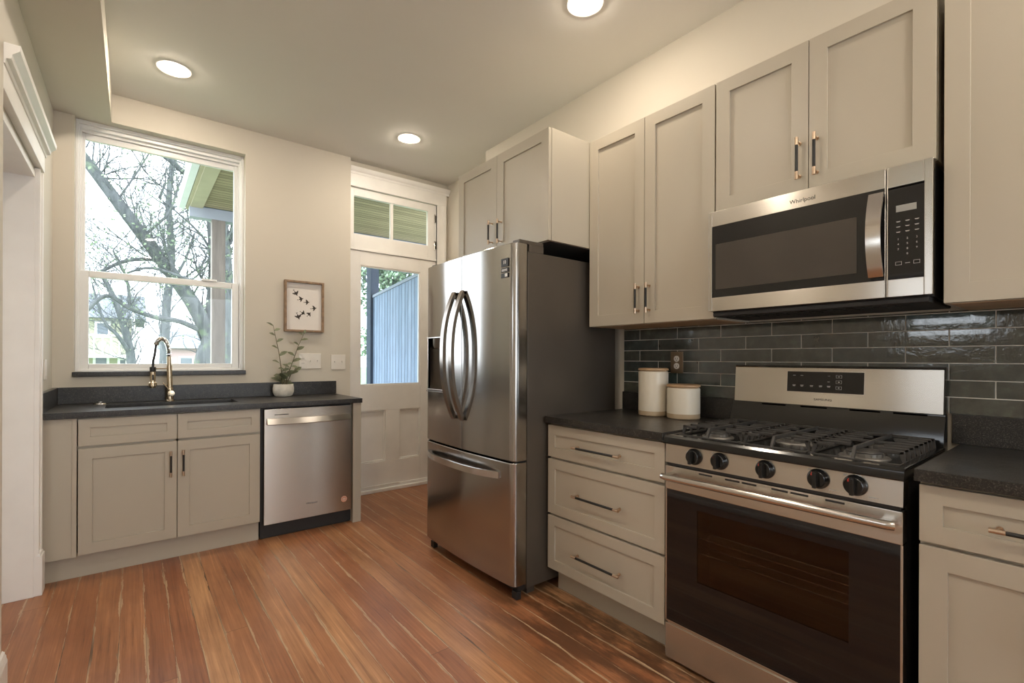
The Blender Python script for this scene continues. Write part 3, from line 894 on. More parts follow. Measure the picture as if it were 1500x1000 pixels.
# ------------------------------------------------------------------ refrigerator
FY0, FY1, FXF = 1.864, 2.772, 1.500
fr = thing('refrigerator', 'stainless french door refrigerator with an ice dispenser and a lower freezer drawer', 'refrigerator', (1.90, 2.318, ZF))
mb = MB(); mb.box(1.590, 2.285, FY0 + .002, FY1 - .002, .035, 1.765, .003)
for yy in (FY0 + .06, FY1 - .06):
    mb.box(1.62, 1.67, yy - .025, yy + .025, ZF, .036); mb.box(2.15, 2.20, yy - .025, yy + .025, ZF, .036)
build('case', mb, 'fcase', fr)
YM = (FY0 + FY1) / 2
def bow(y):
    t = (y - YM) / ((FY1 - FY0) / 2)
    x = FXF - .020 * (1 - t * t)
    e = 1 - abs(t)                       # roll the outer edge back
    r = .055
    if e < r:
        k = 1 - e / r
        x += .030 * (1 - math.sqrt(max(0, 1 - k * k))) 
    return x
def bowed(name, y0, y1, z0, z1, parent, hole=None, back=1.582):
    mb = MB()
    ys = [y0 + (y1 - y0) * i / 28 for i in range(29)]
    for s_ in (.0015, .004, .009, .016, .025):
        for q in (y0 + s_, y1 - s_):
            ys.append(q)
    zs = [z0, z0 + .004, z1 - .004, z1]
    if hole:
        ys += [hole[0], hole[1]]; zs += [hole[2], hole[3]]
    ys = sorted(set(round(v, 5) for v in ys)); zs = sorted(set(round(v, 5) for v in zs))
    def X(y, z):
        x = bow(y)
        d = min(z - z0, z1 - z)
        if d < .003: x += .004
        de = min(abs(y - y0), abs(y1 - y))
        if de < .0012: x += .004
        return x
    G = [[mb.bm.verts.new((X(y, z), y, z)) for z in zs] for y in ys]
    Bk = [[mb.bm.verts.new((back, y, z)) for z in (zs[0], zs[-1])] for y in ys]
    for i in range(len(ys) - 1):
        for j in range(len(zs) - 1):
            if hole and ys[i] >= hole[0] - 1e-6 and ys[i + 1] <= hole[1] + 1e-6 and zs[j] >= hole[2] - 1e-6 and zs[j + 1] <= hole[3] + 1e-6:
                continue
            mb.bm.faces.new((G[i][j], G[i][j + 1], G[i + 1][j + 1], G[i + 1][j]))
        mb.bm.faces.new((G[i][0], G[i + 1][0], Bk[i + 1][0], Bk[i][0])); mb.bm.faces.new((G[i + 1][-1], G[i][-1], Bk[i][1], Bk[i + 1][1]))
        mb.bm.faces.new((Bk[i][0], Bk[i + 1][0], Bk[i + 1][1], Bk[i][1]))
    for i in (0, -1):
        mb.bm.faces.new([G[i][j] for j in range(len(zs))] + [Bk[i][1], Bk[i][0]])
    return build(name, mb, 'fsteel', parent, angle=25)
HOLE = (2.535, 2.742, 1.010, 1.342)
rd = bowed('door', FY0, YM - .002, .694, 1.800, fr)
ld = bowed('door', YM + .002, FY1, .694, 1.800, fr, HOLE)
dr = bowed('freezer_drawer', FY0, FY1, .062, .684, fr)
mb = MB(); mb.box(1.52, 1.60, FY0 + .01, FY1 - .01, .684, .694); mb.box(1.56, 1.60, YM - .002, YM + .002, .70, 1.79)
build('door_gasket', mb, 'blackmatte', fr)
mb = MB(); mb.box(1.545, 1.60, FY0 + .02, FY1 - .02, .022, .060, .003); mb.box(1.53, 1.56, FY0 + .01, FY0 + .05, ZF, .03, .003); mb.box(1.53, 1.56, FY1 - .05, FY1 - .01, ZF, .03, .003)
build('toe_grille', mb, 'blackmatte', fr)
for y0_, y1_ in ((FY0 + .004, FY0 + .06), (FY1 - .06, FY1 - .004)):
    mb = MB(); mb.box(1.535, 1.70, y0_, y1_, 1.801, 1.822, .004); mb.box(1.60, 1.70, y0_, y1_, 1.766, 1.802)
    build('hinge_cover', mb, 'fcase', fr)
def bow_handle(y, parent):
    mb = MB(); pts = []
    for i in range(25):
        t = i / 24 * 2 - 1
        pts.append((1.480 - .078 * (1 - abs(t) ** 2.4) - .004, y, 1.231 + .366 * t))
    mb.strip(pts, .0175, .020, (0, 1, 0))
    mb.box(1.470, 1.492, y - .0175, y + .0175, 1.575, 1.598, .002); mb.box(1.470, 1.492, y - .0175, y + .0175, .864, .887, .002)
    build('handle', mb, 'handle_dark', parent)
bow_handle(2.300, rd); bow_handle(2.392, ld)
mb = MB(); pts = []
for i in range(31):
    t = i / 30 * 2 - 1
    pts.append((bow(2.35 + .378 * t) - .004 - .050 * (1 - abs(t) ** 3), 2.35 + .378 * t, .612))
mb.strip(pts, .017, .012, (0, 0, 1))
mb.box(1.485, 1.51, 1.972, 2.000, .597, .627, .002); mb.box(1.485, 1.51, 2.700, 2.728, .597, .627, .002)
build('handle', mb, 'handle_steel', dr)
# ice and water dispenser
mb = MB()
h0, h1, hz0, hz1 = HOLE
mb.box(1.562, 1.568, h0, h1, hz0, hz1); mb.box(1.486, 1.568, h0 - .003, h0, hz0, hz1); mb.box(1.498, 1.568, h1, h1 + .003, hz0, hz1)
mb.box(1.492, 1.568, h0, h1, hz0 - .003, hz0); mb.box(1.492, 1.568, h0, h1, hz1, hz1 + .003)
ds = build('dispenser', mb, 'handle_dark', ld)
mb = MB()
mb.ring(h0 - .006, h1 + .006, hz0 - .006, hz1 + .006, .006, .006, .006, .006, lambda a, b, c, d, mi, bv: mb.box(min(bow(a), bow(b)) - .003, min(bow(a), bow(b)) + .014, a, b, c, d, .001, mi))
mb.box(1.484, 1.56, h0 + .004, h1 - .004, hz0 + .004, hz0 + .012, .002)
o_ = build('dispenser_trim', mb, 'handle_steel', ld)
mb = MB(); mb.lathe((1.525, 2.65, hz1 - .062), [(0, 0), (.032, 0), (.040, .02), (.040, .060), (0, .060)], 24)
build('dispenser_nozzle', mb, 'fcase', ld)
mb = MB(); mb.box(1.545, 1.560, 2.625, 2.675, 1.08, 1.27, .004)
build('dispenser_lever', mb, 'handle_dark', ld)
xs_ = bow(1.963) - .0012
mb = MB()
mb.box(xs_, xs_ + .004, 1.905, 1.962, 1.684, 1.726); mb.box(xs_, xs_ + .004, 1.905, 1.962, 1.656, 1.678); mb.box(xs_, xs_ + .004, 1.905, 1.962, 1.628, 1.651)
mb.box(xs_ - .0008, xs_, 1.910, 1.930, 1.632, 1.648, 0, 1); mb.box(xs_ - .0008, xs_, 1.912, 1.956, 1.668, 1.671, 0, 1); mb.box(xs_ - .0008, xs_, 1.912, 1.956, 1.662, 1.6645, 0, 1)
build('warranty_sticker', mb, ['blackmatte', 'whitemarks'], rd, 'black sticker with white printing')
text_part('sticker_number', '10', .026, (xs_ - .0006, 1.934, 1.706), '-x', 'whitemarks', rd)

# ------------------------------------------------------------------ wall cabinets
ZT = 2.430
def wall_cab(name, label, face, y0, y1, z0, splits, handles, deep=2.338, hl=.150, under='maple'):
    t = thing(name, label, 'cabinet', ((face + deep) / 2, (y0 + y1) / 2, z0))
    mb = MB()
    mb.box(face + .022, deep, y0, y1, z0, ZT, .001)
    build('body', mb, 'cab', t)
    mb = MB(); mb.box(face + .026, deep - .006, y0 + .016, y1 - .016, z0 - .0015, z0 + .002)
    build('bottom_panel', mb, under, t, 'bare wood underside' if under == 'maple' else 'underside coloured dark for the shade there')
    ed = [y0 + .0015] + list(splits) + [y1 - .0015]
    for i in range(len(ed) - 1):
        a = ed[i] + (0.0012 if i else 0); b = ed[i + 1] - (0.0012 if i < len(ed) - 2 else 0)
        d = shaker('door', t, ('x', face), a, b, z0 + .001, ZT - .002, .060)
        hy, hz = handles[i]
        pull(d, ('x', face), hy, hz, hl, True)
    return t
wall_cab('wall_cabinet', 'greige cabinet above the refrigerator, deeper than the others', 1.7044, 1.834, 2.714, 1.836, [2.288], [(2.243, 1.962), (2.333, 1.972)], hl=.142, under='undershade')
wall_cab('wall_cabinet', 'tall greige wall cabinet between the refrigerator and the microwave', 2.012, 1.0935, 1.829, 1.3925, [1.4626], [(1.432, 1.518), (1.496, 1.518)], hl=.150)
wall_cab('wall_cabinet', 'short greige cabinet directly above the microwave', 2.012, .354, 1.0905, 1.857, [.7223], [(.694, 1.980), (.753, 1.980)], hl=.158)
wall_cab('wall_cabinet', 'tall greige wall cabinet at the right edge of the photo', 2.012, -.420, .338, 1.3925, [-.041], [(-.078, 1.518), (-.004, 1.518)], hl=.150)

# ------------------------------------------------------------------ microwave
MX, MY0, MY1, MZ0, MZ1 = 1.955, .352, 1.0905, 1.420, 1.846
mw = thing('microwave', 'stainless over-the-range microwave with a curved handle', 'microwave', (2.15, .72, MZ0))
mb = MB(); mb.box(1.985, 2.33, MY0 + .006, MY1 - .004, MZ0 - .004, MZ1 - .001, .002)
mb.box(1.975, 2.30, MY0 + .012, MY1 - .010, MZ0 - .022, MZ0 - .003, .004)
for k in range(16):
    yy = .42 + k * .04
    mb.box(2.02, 2.10, yy, yy + .022, MZ0 - .0245, MZ0 - .021)
build('body', mb, 'blackmatte', mw)
YS = .470
mb = MB()
mb.ring(YS + .001, MY1, MZ0, MZ1, .003, .016, .058, .064, lambda a, b, c, d, mi, bv: mb.box(MX, 1.985, a, b, c, d, .0015, mi))
md = build('door', mb, 'steel', mw)
mb = MB(); mb.box(MX + .001, MX + .008, YS + .004, MY1 - .015, MZ0 + .057, MZ1 - .063)
build('door_glass', mb, 'blackglass', md)
mb = MB(); mb.box(MX + .0004, MX + .004, .552, 1.058, 1.512, 1.705, .0)
build('window_screen', mb, 'mwscreen', md)
mb = MB(); pts = []
for i in range(21):
    t = i / 20 * 2 - 1
    pts.append((MX - .012 - .034 * (1 - t * t), .494, 1.628 + .138 * t))
mb.strip(pts, .0205, .007, (0, 1, 0))
mb.box(MX - .014, MX + .003, .478, .510, 1.755, 1.767, .002); mb.box(MX - .014, MX + .003, .478, .510, 1.489, 1.501, .002)
build('handle', mb, 'handle_steel', md)
text_part('logo', 'Whirlpool', .021, (MX - .0004, .722, 1.808), '-x', 'darkmarks', md)
mb = MB(); mb.ring(MY0, YS - .001, MZ0, MZ1, .021, .004, .057, .067, lambda a, b, c, d, mi, bv: mb.box(MX, 1.985, a, b, c, d, .0015, mi))
mp = build('control_panel', mb, 'steel', mw)
mb = MB(); mb.box(MX + .0006, MX + .006, .3725, .4665, 1.476, 1.772, .0)
build('keypad_glass', mb, 'blackglass', mp)
mb = MB(); mb.box(MX - .0002, MX + .002, .392, .444, 1.695, 1.716)
build('display', mb, 'lcd', mp)
for c in range(3):
    for r_ in range(3):
        yc, zz = .438 - c * .0235, 1.664 - r_ * .017
        mb = MB(); mb.box(MX - .0002, MX + .002, yc - .0055, yc + .0055, zz - .0006, zz + .0006); mb.box(MX - .0002, MX + .002, yc - .004, yc + .004, zz - .0022, zz - .0006)
        build('key_mark', mb, 'marks', mp)
for yc in (.437, .391):
    mb = MB(); mb.ring(yc - .008, yc + .008, 1.522, 1.533, .0008, .0008, .0008, .0008, lambda a, b, c, d, mi, bv: mb.box(MX - .0002, MX + .002, a, b, c, d, 0, mi))
    build('key_outline', mb, 'marks', mp)
mb = MB(); mb.box(MX - .0002, MX + .002, .408, .420, 1.526, 1.5275)
build('key_mark', mb, 'marks', mp)
for i, ch in enumerate('123456789*0#'[:12]):
    if ch in '*#':
        continue
    text_part('key_number', ch, .0085, (MX - .0002, .438 - (i % 3) * .0235, 1.606 - (i // 3) * .0165), '-x', 'marks', mp)

# ------------------------------------------------------------------ drawer base, worktops, right base
XF = 1.720
fxr = ('x', XF)
db = thing('drawer_base_cabinet', 'greige base cabinet of three drawers between refrigerator and range', 'cabinet', (2.0, 1.5, ZF))
mb = MB(); mb.box(1.7405, 2.322, 1.148, 1.848, .112, .879)
build('body', mb, 'cab', db)
mb = MB(); mb.box(1.796, 1.812, 1.150, 1.846, ZF, .113)
build('toe_kick', mb, 'cab', db)
for z0, z1, hz in ((.7035, .8690, .778), (.4085, .6915, .539), (.1185, .3970, .246)):
    d = shaker('drawer', db, fxr, 1.146, 1.849, z0, z1, .050)
    pull(d, fxr, 1.505, hz, .290, False)
cl = thing('worktop', 'black granite worktop left of the range with two canisters on it', 'countertop', (2.0, 1.5, .88))
mb = MB(); mb.box(1.6945, 2.3385, 1.1425, 1.849, .8805, .914, .002)
build('slab', mb, 'granite', cl)
mb = MB(); mb.box(2.3225, 2.3385, 1.1425, 1.842, .9145, 1.0195, .0015)
build('upstand', mb, 'granite', cl)
cr = thing('worktop', 'black granite worktop right of the range', 'countertop', (2.0, -.25, .88))
mb = MB(); mb.box(1.6945, 2.3385, -.90, .3440, .8805, .914, .002)
build('slab', mb, 'granite', cr)
mb = MB(); mb.box(2.3225, 2.3385, -.90, .3640, .9145, 1.0195, .0015)
build('upstand', mb, 'granite', cr)
rb = thing('base_cabinet', 'greige base cabinet with a drawer over doors right of the range', 'cabinet', (2.0, .05, ZF))
mb = MB(); mb.box(1.7405, 2.322, -.238, .338, .112, .879)
build('body', mb, 'cab', rb)
mb = MB(); mb.box(1.796, 1.812, -.238, .338, ZF, .113)
build('toe_kick', mb, 'cab', rb)
d = shaker('drawer', rb, fxr, -.236, .337, .7125, .8690, .050)
pull(d, fxr, .051, .787, .290, False)
d = shaker('door', rb, fxr, .0520, .337, .1185, .7025, .060)
pull(d, fxr, .085, .58, .156, True)
d = shaker('door', rb, fxr, -.236, .0495, .1185, .7025, .060)
pull(d, fxr, .018, .58, .156, True)
rb2 = thing('base_cabinet', 'greige base cabinet beyond the right edge of the photo', 'cabinet', (2.0, -.57, ZF))
mb = MB(); mb.box(1.7405, 2.322, -.898, -.241, .112, .879)
build('body', mb, 'cab', rb2)
mb = MB(); mb.box(1.796, 1.812, -.898, -.241, ZF, .113)
build('toe_kick', mb, 'cab', rb2)
d = shaker('door', rb2, fxr, -.897, -.242, .1185, .8690, .060)
pull(d, fxr, -.29, .70, .156, True)

# ------------------------------------------------------------------ tile backsplash
tb = thing('tile_backsplash', 'glossy dark green subway tile backsplash behind the range', 'tile', (2.335, .5, 1.02))
mb = MB(); mb.box(2.3302, 2.3395, -.90, 1.836, 1.020, 1.392)
build('grout', mb, 'grout', tb)
mb = MB()
PZ, PL_ = .0612, .2445
for k in range(-1, 7):
    z0 = 1.0205 + PZ * k; z1 = z0 + PZ - .0030
    if k < 0 or z0 > 1.389:
        continue
    z1 = min(z1, 1.392)
    ph = 1.721 if k % 2 else 1.596
    n0 = -1
    while True:
        ya = ph - PL_ * n0; yb = ya - PL_
        n0 += 1
        hi, lo = min(ya - .0015, 1.8345), max(yb + .0015, -.899)
        if lo < -.88:
            break
        if hi - lo < .012:
            continue
        mb.box(2.3285 + R.uniform(-.0004, .0004), 2.3352, lo, hi, z0, z1, .0012, seg=1)
build('tiles', mb, 'tile', tb, angle=60)

# outlet on the tile
ol = thing('outlet', 'bronze outlet plate with two white sockets on the tile above the canisters', 'outlet', (2.325, 1.476, 1.137))
mb = MB(); mb.box(2.3215, 2.3280, 1.438, 1.513, 1.138, 1.256, .002)
build('plate', mb, 'bronzeplate', ol)
for s_ in (-1, 1):
    zc = 1.197 + s_ * .0195
    mb = MB(); mb.lathe((2.3216, 1.4755, zc), [(0, 0), (.0165, 0), (.0165, .002), (0, .0022)], 22, 0, '-x')
    mb.box(2.3185, 2.3195, 1.468, 1.470, zc - .003, zc + .006, 0, 1); mb.box(2.3185, 2.3195, 1.481, 1.483, zc - .003, zc + .006, 0, 1); mb.box(2.3185, 2.3195, 1.473, 1.478, zc - .010, zc - .006, 0, 1)
    build('socket', mb, ['plate', 'darkmarks'], ol)

# canisters
def canister(label, x, y, r, h):
    t = thing('canister', label, 'canister', (x, y, .914))
    mb = MB(); mb.lathe((x, y, .9145), [(0, 0), (r - .004, 0), (r, .004), (r, .026)], 40)
    mb.lathe((x, y, .9145), [(r, .026), (r + .0006, .030), (r + .0006, h - .022), (r - .003, h - .017), (0, h - .017)], 40, 1)
    build('jar', mb, ['clay', 'cream'], t)
    mb = MB(); mb.lathe((x, y, .9145 + h - .0168), [(0, 0), (r - .010, 0), (r - .010, .004), (r + .001, .005), (r + .002, .008), (r + .001, .015), (r - .004, .017), (0, .017)], 40)
    build('lid', mb, 'lidwood', t)
canister('taller cream canister with a thin wooden lid, nearest the refrigerator', 2.196, 1.535, .0765, .252)
canister('shorter cream canister with a thin wooden lid, nearest the range', 2.205, 1.362, .0800, .172)

# ------------------------------------------------------------------ gas range
GY0, GY1, GX = .3700, 1.1360, 1.7100
rg = thing('gas_range', 'stainless gas range with five burners under the microwave', 'range', (2.0, .75, ZF))
mb = MB()
mb.box(1.760, 1.775, GY0 + .002, GY1 - .002, .06, .150); mb.box(1.760, 2.29, GY0 + .002, GY0 + .02, .03, .872); mb.box(1.760, 2.29, GY1 - .02, GY1 - .002, .03, .872)
mb.box(2.26, 2.29, GY0 + .02, GY1 - .02, .03, .872); mb.box(1.775, 2.26, GY0 + .02, GY1 - .02, .03, .05); mb.box(1.760, 1.80, GY0 + .02, GY1 - .02, .775, .872)
mb.box(1.775, 2.26, GY0 + .02, GY1 - .02, .850, .872)
for yy in (GY0 + .05, GY1 - .05):
    mb.box(1.80, 1.84, yy - .02, yy + .02, ZF, .031); mb.box(2.18, 2.22, yy - .02, yy + .02, ZF, .031)
build('body', mb, 'blackmatte', rg)
mb = MB(); mb.prism([(GX, .796), (GX + .004, .872), (1.765, .872), (1.765, .796)], 1, GY0, GY1)
cp = build('control_panel', mb, 'steel', rg)
mb = MB(); mb.box(1.713, 1.762, GY0 + .006, GY1 - .006, .786, .797)
build('panel_gap', mb, 'blackmatte', rg)
for i, yk in enumerate((1.010, .908, .745, .583, .484)):
    mb = MB()
    c = (GX + .0015, yk, .836)
    mb.lathe(c, [(0, 0), (.0310, 0), (.0316, .004), (.0290, .007), (.0265, .018), (.0235, .021), (0, .021)], 36, 0, '-x')
    mb.box(GX - .038, GX - .016, yk - .0062, yk + .0062, .8105, .8615, .003)
    kb = build('knob', mb, 'black', rg)
    mb = MB(); mb.box(GX - .0212, GX - .0190, yk + .0085, yk + .0145, .848, .8545, .0); mb.box(GX - .0212, GX - .0190, yk + .0095, yk + .0125, .8560, .8580)
    build('red_mark', mb, 'red', kb)
    mb = MB()
    for q in range(5):
        an = 1.35 - q * .42
        yy, zz = yk - .0255 * math.sin(1.57 - an), .836 + .0255 * math.cos(1.57 - an)
        mb.box(GX - .0075, GX - .0040, yy - .0012, yy + .0012, zz - .0012, zz + .0012)
    build('dial_mark', mb, 'whitemarks', kb)
for yk in (.908, .745, .583, .484):
    mb = MB(); mb.box(GX + .0008, GX + .003, yk + .024, yk + .031, .860, .8635)
    build('burner_mark', mb, 'marks', cp)
for yk in (.540, .438):
    mb = MB(); mb.box(GX - .0001, GX + .003, yk - .012, yk + .012, .8078, .8092); mb.box(GX - .0001, GX + .003, yk - .004, yk + .012, .8060, .8078)
    build('knob_caption', mb, 'marks', cp)
# cooktop
mb = MB()
mb.prism([(1.700, .872), (1.698, .880), (1.702, .898), (1.712, .906), (1.735, .907), (1.742, .902), (1.760, .898), (2.232, .898), (2.232, .872)], 1, GY0 - .004, GY1 + .004)
mb.box(1.735, 2.232, GY0 - .004, GY0 + .020, .897, .907, .004); mb.box(1.735, 2.232, GY1 - .020, GY1 + .004, .897, .907, .004)
build('cooktop', mb, 'black', rg)
burners = [(1.870, 1.000, .045), (2.110, 1.000, .036), (1.985, .753, .050), (1.870, .505, .052), (2.110, .505, .038)]
for bx_, by_, br in burners:
    mb = MB(); mb.lathe((bx_, by_, .8982), [(0, 0), (br * 1.35, 0), (br * 1.3, .004), (br, .006), (br, .016), (0, .016)], 32)
    for k in range(20):
        an = k * math.pi / 10
        mb.box(bx_ + br * math.cos(an) - .002, bx_ + br * math.cos(an) + .002, by_ + br * math.sin(an) - .002, by_ + br * math.sin(an) + .002, .904, .913)
    bo = build('burner', mb, 'burner', rg)
    mb = MB(); mb.lathe((bx_, by_, .9142), [(0, 0), (br * .92, 0), (br * .95, .003), (br * .88, .007), (0, .008)], 32)
    build('burner_cap', mb, 'castiron', bo)
def grate(y0, y1):
    mb = MB(); z0, z1 = .929, .940; b = .0042
    X0, X1 = 1.772, 2.208
    ym = (y0 + y1) / 2
    mb.ring(X0, X1, y0, y1, .008, .008, .008, .008, lambda a, c, d, e, mi, bv: mb.box(a, c, d, e, .8990, .9055, .0015))
    for xx, g in ((1.812, .060), (1.868, .030), (1.924, .045), (1.985, 0), (2.046, .045), (2.100, .030), (2.150, .060), (2.196, 0)):
        for ya, yb, ye in ((y0 + .004, ym - g, y0), (y1 - .004, ym + g, y1)):
            lo, hi = min(ya, yb), max(ya, yb)
            mb.box(xx - b, xx + b, lo, hi, z0, z1, .002)
            s_ = 1 if ye == y0 else -1
            mb.prism([(ye, .902), (ye + s_ * .007, .902), (ye + s_ * .016, z0), (ye + s_ * .012, z1), (ye + s_ * .004, z1 - .002)], 0, xx - b, xx + b)
    mb.box(1.800, X1 - .004, ym - b, ym + b, z0 - .001, z1 + .002, .002)
    mb.prism([(X0 + .001, .902), (X0 + .012, .902), (1.806, z0), (1.806, z1 + .002), (1.796, z1)], 1, ym - b, ym + b)
    return build('grate', mb, 'castiron', rg)
grate(.385, .636); grate(.641, .865); grate(.870, 1.121)
# backguard
mb = MB()
mb.prism([(2.235, .872), (2.235, .935), (2.262, 1.010), (2.262, 1.020), (2.300, 1.020), (2.300, .872)], 1, GY0 + .002, GY1 - .002)
mb.prism([(2.288, 1.018), (2.282, 1.188), (2.322, 1.188), (2.322, 1.018)], 1, GY0 + .006, GY1 - .006)
for yy in (.42, .56, .74, .90):
    mb.box(2.262, 2.272, yy, yy + .10, 1.010, 1.016)
bgd = build('backguard', mb, 'black', rg)
mb = MB(); mb.prism([(2.264, 1.020), (2.277, 1.178), (2.283, 1.184), (2.290, 1.184), (2.290, 1.020)], 1, GY0 + .008, GY1 - .008)
bg = build('backguard_face', mb, 'steel', rg)
def bgx(z):
    return 2.264 + .013 * (z - 1.020) / .158
mb = MB()
mb.prism([(bgx(1.076) - .0018, 1.076), (bgx(1.163) - .0018, 1.163), (bgx(1.163) + .004, 1.163), (bgx(1.076) + .004, 1.076)], 1, .614, .896)
build('control_glass', mb, 'blackglass', bg)
mb = MB()
mb.ring(.611, .899, 1.073, 1.166, .003, .003, .003, .003, lambda a, b, c, d, mi, bv: mb.prism([(bgx(c) - .0014, c), (bgx(d) - .0014, d), (bgx(d) + .003, d), (bgx(c) + .003, c)], 1, a, b))
build('glass_bezel', mb, 'handle_steel', bg)
def mark(y, z, w_, h_):
    mb = MB(); mb.box(bgx(z) - .0024, bgx(z) - .0014, y - w_ / 2, y + w_ / 2, z - h_ / 2, z + h_ / 2)
    build('control_mark', mb, 'marks', bg)
for yy in (.868, .838):
    mark(yy, 1.146, .010, .0022)
for yy in (.868, .837, .800, .766, .736):
    mark(yy, 1.104, .012, .0020); mark(yy, 1.100, .010, .0018)
for yy, zz in ((.736, 1.146), (.737, 1.122)):
    mark(yy, zz, .008, .0018)
for zz in (1.144, 1.122, 1.098):
    mb = MB(); mb.ring(.690, .710, zz - .0065, zz + .0065, .0008, .0008, .0008, .0008, lambda a, b, c, d, mi, bv: mb.box(bgx(c) - .0024, bgx(c) - .0012, a, b, c, d, 0, mi))
    build('control_outline', mb, 'marks', bg)
    mark(.700, zz, .006, .004)
text_part('logo', 'SAMSUNG', .0125, (bgx(1.046) - .0006, .757, 1.046), '-x', 'darkmarks', bg, sx=1.15)
# oven door
mb = MB()
mb.box(GX, 1.756, GY0, GY1, .688, .783, .003)
mb.box(GX + .003, 1.752, GY0, GY0 + .006, .153, .688); mb.box(GX + .003, 1.752, GY1 - .006, GY1, .153, .688); mb.box(GX + .003, 1.752, GY0, GY1, .150, .156, .001)
od = build('oven_door', mb, 'steel', rg)
wy0, wy1, wz0, wz1 = .500, .998, .352, .630
mb = MB(); mb.ring(GY0 + .006, GY1 - .006, .157, .6885, wy0 - GY0 - .006, GY1 - .006 - wy1, wz0 - .157, .6885 - wz1, lambda a, b, c, d, mi, bv: mb.box(GX + .002, GX + .010, a, b, c, d, 0, mi))
build('door_glass', mb, 'blackglass', od)
mb = MB(); mb.box(GX + .002, GX + .008, wy0, wy1, wz0, wz1)
build('oven_window', mb, 'ovenglass', od)
mb = MB(); mb.box(1.85, 1.856, wy0 - .03, wy1 + .03, wz0 - .08, wz1 + .08); mb.box(1.722, 1.85, wy0 - .03, wy0 - .025, wz0 - .08, wz1 + .08); mb.box(1.722, 1.85, wy1 + .025, wy1 + .03, wz0 - .08, wz1 + .08)
mb.box(1.722, 1.85, wy0 - .025, wy1 + .025, wz0 - .08, wz0 - .075); mb.box(1.722, 1.85, wy0 - .025, wy1 + .025, wz1 + .075, wz1 + .08)
build('oven_cavity', mb, 'ovencav', rg)
for zz in (.520, .462):
    mb = MB(); mb.tube([(1.728, wy0 - .02, zz), (1.728, wy1 + .02, zz)], .0035, 8); mb.tube([(1.80, wy0 - .02, zz), (1.80, wy1 + .02, zz)], .003, 8)
    for k in range(12):
        yy = wy0 + .02 + k * .042
        mb.tube([(1.728, yy, zz), (1.80, yy, zz)], .002, 6)
    build('oven_rack', mb, 'chrome', rg)
mb = MB()
mb.tube([(1.672, GY0 + .012, .750), (1.664, GY0 + .03, .750), (1.664, GY1 - .03, .745), (1.672, GY1 - .012, .745)], .0135, 14)
for yy in (GY0 + .035, GY1 - .035):
    mb.box(1.664, GX + .002, yy - .014, yy + .014, .737, .758, .003)
build('handle', mb, 'handle_steel', od)
for a, b in ((.936, .989), (.833, .886), (.774, .824), (.672, .724), (.611, .664), (.511, .563)):
    mb = MB(); mb.box(GX - .0008, GX + .004, a, b, .7705, .7765)
    build('vent_slot', mb, 'blackmatte', od)
mb = MB(); mb.box(GX + .002, 1.752, GY0, GY1, .004, .143, .003); mb.box(GX + .006, 1.75, GY0 + .01, GY1 - .01, .143, .150)
build('storage_drawer', mb, 'steel', rg)

# ------------------------------------------------------------------ recessed ceiling lights
cl0 = thing('ceiling_light', 'recessed ceiling light nearest the kitchen window', 'ceiling light', (.191, 3.545, ZC), 'recessed ceiling lights')
mb = MB(); mb.lathe((.191, 3.545, ZC), [(.0565, -.0005), (.0575, -.0025), (.088, -.004), (.092, -.0005)], 40)
build('trim_ring', mb, 'lamptrim', cl0)
mb = MB(); mb.lathe((.191, 3.545, ZC), [(0, -.016), (.030, -.0145), (.050, -.009), (.0562, -.0010), (0, -.0008)], 40)
build('lamp_lens', mb, 'lampglow', cl0)
for x, y, lb in ((1.725, 3.493, 'recessed ceiling light before the back door and fridge cabinet'), (1.748, 1.623, 'recessed ceiling light at the top edge of the photo'),
                 (.191, 1.62, 'recessed fill light added above the photographer'), (.191, -.30, None), (1.748, -.30, None), (.191, -1.9, None), (1.748, -1.9, None)):  # lights overhead and behind the camera are added, unseen fill
    copy_tree(cl0, (x, y, ZC), lb or 'recessed fill light added behind the camera')

# ------------------------------------------------------------------ outside: porch
pr = thing('porch', 'covered back porch with board ceiling, weathered post and blue grey board wall outside', 'porch', (2.2, 5.5, -.10))
mb = MB(); mb.box(.62, 4.6, 4.36, 6.48, 2.950, 2.975)
build('porch_ceiling', mb, 'soffit', pr)
mb = MB(); mb.box(.60, 4.6, 4.36, 6.80, 2.98, 3.10)
build('porch_roof', mb, 'houseroof', pr)
mb = MB(); mb.box(.505, .625, 4.36, 6.66, 2.93, 2.985); mb.box(.475, .510, 4.36, 6.70, 2.945, 3.06)
build('rafter', mb, 'fascia', pr, 'pale yellow edge board')
mb = MB(); mb.prism([(.400, 3.060), (.380, 2.985), (.410, 2.955), (.470, 2.955), (.472, 3.060)], 1, 4.36, 6.74)
build('gutter', mb, 'gutter', pr)
mb = MB(); mb.box(.50, 4.6, 6.50, 6.64, 2.825, 2.948)
build('beam', mb, 'beamgrey', pr)
mb = MB(); mb.box(.718, .852, 6.500, 6.634, -.10, 2.824)
build('post', mb, 'postwood', pr)
mb = MB(); mb.box(.55, 4.6, 4.36, 6.66, -.16, -.10)
build('deck', mb, 'deck', pr)
mb = MB(); mb.prism([(4.45, -.10), (6.52, -.10), (6.52, 2.03), (4.45, 2.225)], 0, 2.60, 2.625)
build('privacy_wall', mb, 'fence', pr, 'blue grey vertical boards')
mb = MB(); mb.prism([(4.45, 2.225), (6.52, 2.03), (6.52, 2.065), (4.45, 2.26)], 0, 2.585, 2.64)
build('cap_rail', mb, 'beamgrey', pr)
mb = MB(); mb.box(2.56, 2.68, 6.33, 6.47, -.10, 2.824)
build('post', mb, 'fencedark', pr, 'dark blue post')
mb = MB(); mb.box(-60, 60, 4.45, 110, -.9, -.8)
struct('floor_yard', mb, 'grass')

